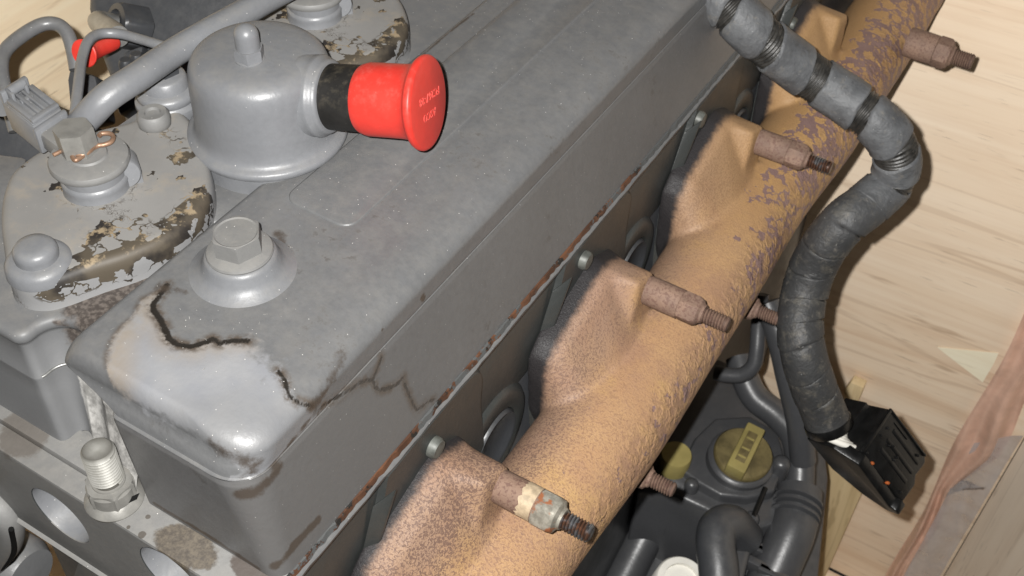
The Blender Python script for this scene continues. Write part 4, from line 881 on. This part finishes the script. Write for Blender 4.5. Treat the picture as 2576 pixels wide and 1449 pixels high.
mb = MB(); mb.lathe(c - tl * .008, tl, [(.0272, -.01), (.0272, .004), (.0252, .0062), (.0240, .0066), (.0001, .0066)], 56); mb.obj('filler_neck', M['paint_deep'], fh, sharp=40)
mb = MB(); mb.lathe(c, tl, [(.0228, -.004), (.0238, 0), (.0238, .0032), (.0226, .0048), (.0190, .0052), (.0001, .0052)], 56); fc = mb.obj('filler_cap', M['yellow_dirty'], fh, sharp=40, label='round yellow oil filler cap with a raised grip bar')
g0, g1 = Zp(1895, 1090, -.434), Zp(1842, 1198, -.434); gd = nrm(g1 - g0); gs = np.cross(tl, gd)
mb = MB(); mb.box((g0 + g1) / 2 + tl * .006, gd * .0245, gs * .0078, tl * .0062); mb.obj('grip_bar', M['yellow'], fc, bevel=.0016)
mb = MB(); mb.box((g0 + g1) / 2 + tl * .0122, gd * .016, gs * .0040, tl * .0004); mb.obj('grip_recess', M['yellow_dirty'], fc, bevel=.0003)
for k in (-.35, .1, .45):
    mb = MB(); mb.box((g0 + g1) / 2 + tl * .0126 + gd * .0245 * k, gd * .0010, gs * .0034, tl * .0006); mb.obj('grip_rib', M['yellow'], fc, bevel=.0003)
p = Zp(1702, 1142, -.440)
mb = MB(); mb.lathe(p, nrm((.05, -.05, 1)), [(.0128, -.022), (.0128, -.002), (.0120, 0), (.0001, .0004)], 40); mb.obj('filler_plug', M['yellow'], fh, sharp=40, label='small round yellow plug beside the filler cap')
mb = MB(); mb.lathe(Zp(1700, 1205, -.470), (0, 0, 1), [(.021, -.05), (.020, .004), (.016, .010), (.0001, .012)], 40); mb.obj('plug_boss', M['paint_deep'], fh, sharp=60)
for u, v, z, r in ((1968, 1158, -.440, .0075), (1893, 1298, -.455, .0065), (1742, 1212, -.452, .006)):
    mb = MB(); mb.lathe(Zp(u, v, z), (0, 0, 1), [(r, -.03), (r, -.004), (r * .85, -.001), (r * .5, .001), (.0001, .0012)], 32); mb.obj('dome_bolt', M['paint_deep'], fh, sharp=60)
a, b = Zp(1925, 1228, -.452), Zp(1895, 1300, -.455); MB().tube([a, (a + b) / 2, b], .0022, 14).obj('dipstick_lead', M['black_plastic'], fh)
def pipe(name, L, r, mat, label=None, dz=None):
    P = [Dp(u, v, d) for u, v, d in L]; MB().tube(catmull(P, 10), r, 28).obj(name, M[mat], engine, sharp=60, label=label)
pipe('coolant_pipe', [(1860, 900, .965), (1872, 945, .960), (1900, 1000, .955), (1952, 1042, .948), (1996, 1092, .940), (2012, 1165, .935), (2008, 1250, .930), (1996, 1330, .925), (1968, 1400, .920), (1930, 1490, .915)], .0118, 'paint_deep', 'grey coolant pipe running down beside the filler cap')
pipe('coolant_hose', [(2010, 1235, .925), (2004, 1285, .915), (1992, 1335, .905), (1964, 1402, .900), (1920, 1500, .895)], .0185, 'paint_deep')
pipe('breather_pipe', [(1800, 938, .930), (1832, 944, .925), (1868, 942, .920), (1895, 920, .915), (1904, 880, .912), (1908, 820, .910), (1915, 740, .905)], .0062, 'paint_deep')
pipe('dipstick_tube', [(1930, 760, .90), (1962, 850, .90), (1985, 950, .905), (2010, 1060, .915), (2020, 1160, .93)], .0105, 'paint_deep')
pipe('lower_pipe', [(1662, 1262, .99), (1630, 1330, .985), (1595, 1400, .98), (1545, 1500, .97)], .0165, 'paint_deep', 'thick dark pipe end below the nearest manifold port')
pipe('elbow_hose', [(1872, 1352, .895), (1838, 1318, .875), (1806, 1330, .865), (1800, 1372, .858), (1806, 1420, .852), (1812, 1500, .845)], .0150, 'paint_dark')
mb = MB(); mb.lathe(Zp(1716, 1462, -.50), nrm((.2, -.1, 1)), [(.0215, -.03), (.0215, -.002), (.0200, 0), (.0150, .0002), (.0148, -.004), (.0001, -.004)], 40); mb.obj('white_cap', M['white'], engine, sharp=40, label='white plastic cap at the bottom edge below the engine')
for u, v, s in ((2044, 1308, 1),):
    P = [Dp(u + dx * s, v + dy * s, .91) for dx, dy in ((-22, -8), (10, -12), (12, 14), (-22, 10))]
    MB().tube(resample(np.array(P), .001)[0], .0012, 10).obj('hose_clip', M['zinc'], engine, sharp=60)
for z, L in ((-.545, [(1640, 1180), (1790, 1285), (1785, 1340), (1600, 1360)]), (-.50, [(1868, 1330), (1990, 1400), (1960, 1480), (1860, 1440)])):
    zprism(L, z, .05).obj('lower_step', M['paint_dark'], engine, bevel=.002)
P = [(2010, 1252), (2006, 1270), (2002, 1288)]
for u, v in P:                                   # ribbed sleeve end on the coolant hose
    a, b = Dp(u, v, .921 - (v - 1235) * .0002), Dp(u - 4, v + 16, .918 - (v - 1235) * .0002); mb = MB(); mb.lathe((a + b) / 2, nrm(b - a), [(.0165, -.0022), (.0196, -.0010), (.0196, .0010), (.0165, .0022)], 36); mb.obj('hose_rib', M['paint_deep'], engine, sharp=60)
for k, (u, v) in enumerate(((1890, 1372), (1930, 1396), (1900, 1420), (1940, 1445))):
    a, b = Zp(u - 34, v - 14, -.478), Zp(u + 40, v + 22, -.478); d = nrm(b - a); mb = MB(); mb.box((a + b) / 2, (b - a) / 2, np.cross(d, A([0, 0, 1.0])) * .0035, A([0, 0, .006])); mb.obj('cooling_rib', M['paint_deep'], fh, bevel=.0012)
# ================================================================== PLYWOOD CRATE
crate = thing('wooden_crate', 'pale pine plywood crate standing around the engine', 'crate', (-.3, .45, -.985))
def slab(name, c, h, mat, label=None, bev=.001):
    mb = MB(); mb.box(c, (h[0], 0, 0), (0, h[1], 0), (0, 0, h[2])); return mb.obj(name, M[mat], crate, bevel=bev, label=label)
bk = slab('back_panel', (-.306, .909, -.42), (.414, .009, .56), 'ply', 'plywood panel with level grain behind the harness')
slab('side_panel', (-.729, .44, -.42), (.009, .458, .56), 'ply_side', 'plywood panel behind the pipe loop at the far left')
mb = MB(); mb.prism([(.1082, .8995, -.98), (.1182, .9195, -.98), (.46, .60, -.98), (.45, .585, -.98)], (0, 0, .94)); mb.obj('side_panel', M['ply_right'], crate, bevel=.001, label='plywood panel at the lower right corner')
slab('floor_panel', (-.306, .44, -.99), (.414, .458, .008), 'ply')
t = Yp(2120, 1105, .86)[2]
mb = MB(); mb.box((-.0475, .879, (t - .98) / 2), (.034, 0, 0), (0, .0195, 0), (0, 0, (t + .98) / 2)); mb.obj('batten', M['batten'], crate, bevel=.0015, label='upright pine batten behind the black connector')
mb = MB(); mb.prism([Yp(u, v, .8988) for u, v in ((2358, 874), (2512, 889), (2500, 915), (2472, 962), (2410, 915))], (0, .0006, 0)); mb.obj('veneer_patch', M['veneer'], bk, label='pale triangular patch on the plywood')
mb = MB(); mb.prism([Yp(u, v, .885) for u, v in ((2122, 985), (2140, 962), (2172, 976), (2158, 1012), (2130, 1016))], (0, .013, 0)); mb.obj('wood_block', M['batten'], bk, bevel=.001)
# brown tape strip and plastic sheet folded in the corner
rows = []
for k, z in enumerate(np.linspace(-.30, -.97, 90)):
    row = []; e = .0935 - .020 * max(0, min(1, (-z - .66) / .08)) + .003 * math.sin(z * 37); a0 = .0525 + .0025 * math.sin(z * 23 + 1)
    for j in range(30):
        t = j / 29; x = a0 + (e - a0) * t; row.append((x, .8950 - .006 * math.sin(t * math.pi) * (.6 + .4 * math.sin(z * 21 + t * 4)) - .0035 * math.sin(t * 11 + z * 9) - .0016 * math.sin(z * 47 + t * 9), z))
    rows.append(row)
tp = MB().grid(rows).obj('packing_tape', M['tapefilm'], None, sharp=180)
tag(tp, 'wrinkled brown packing tape running down the corner of the crate', 'tape')
rows = []
for z in np.linspace(-.60, -.97, 70):
    row = []
    for j in range(20):
        t = j / 19; x = .068 + .036 * t; row.append((x, .8885 - .006 * math.sin(t * 2.6 + z * 13) - .0025 * math.sin(t * 6 + z * 31), z - .05 * (1 - t) * (1 if z > -.7 else .3)))
    rows.append(row)
fl_ = MB().grid(rows).obj('plastic_sheet', M['film'] if 'film' in M else film('clear_film', (.55, .52, .52), .5, .25), None, sharp=180)
tag(fl_, 'crumpled clear plastic sheet beside the brown tape in the crate corner', 'plastic sheet')
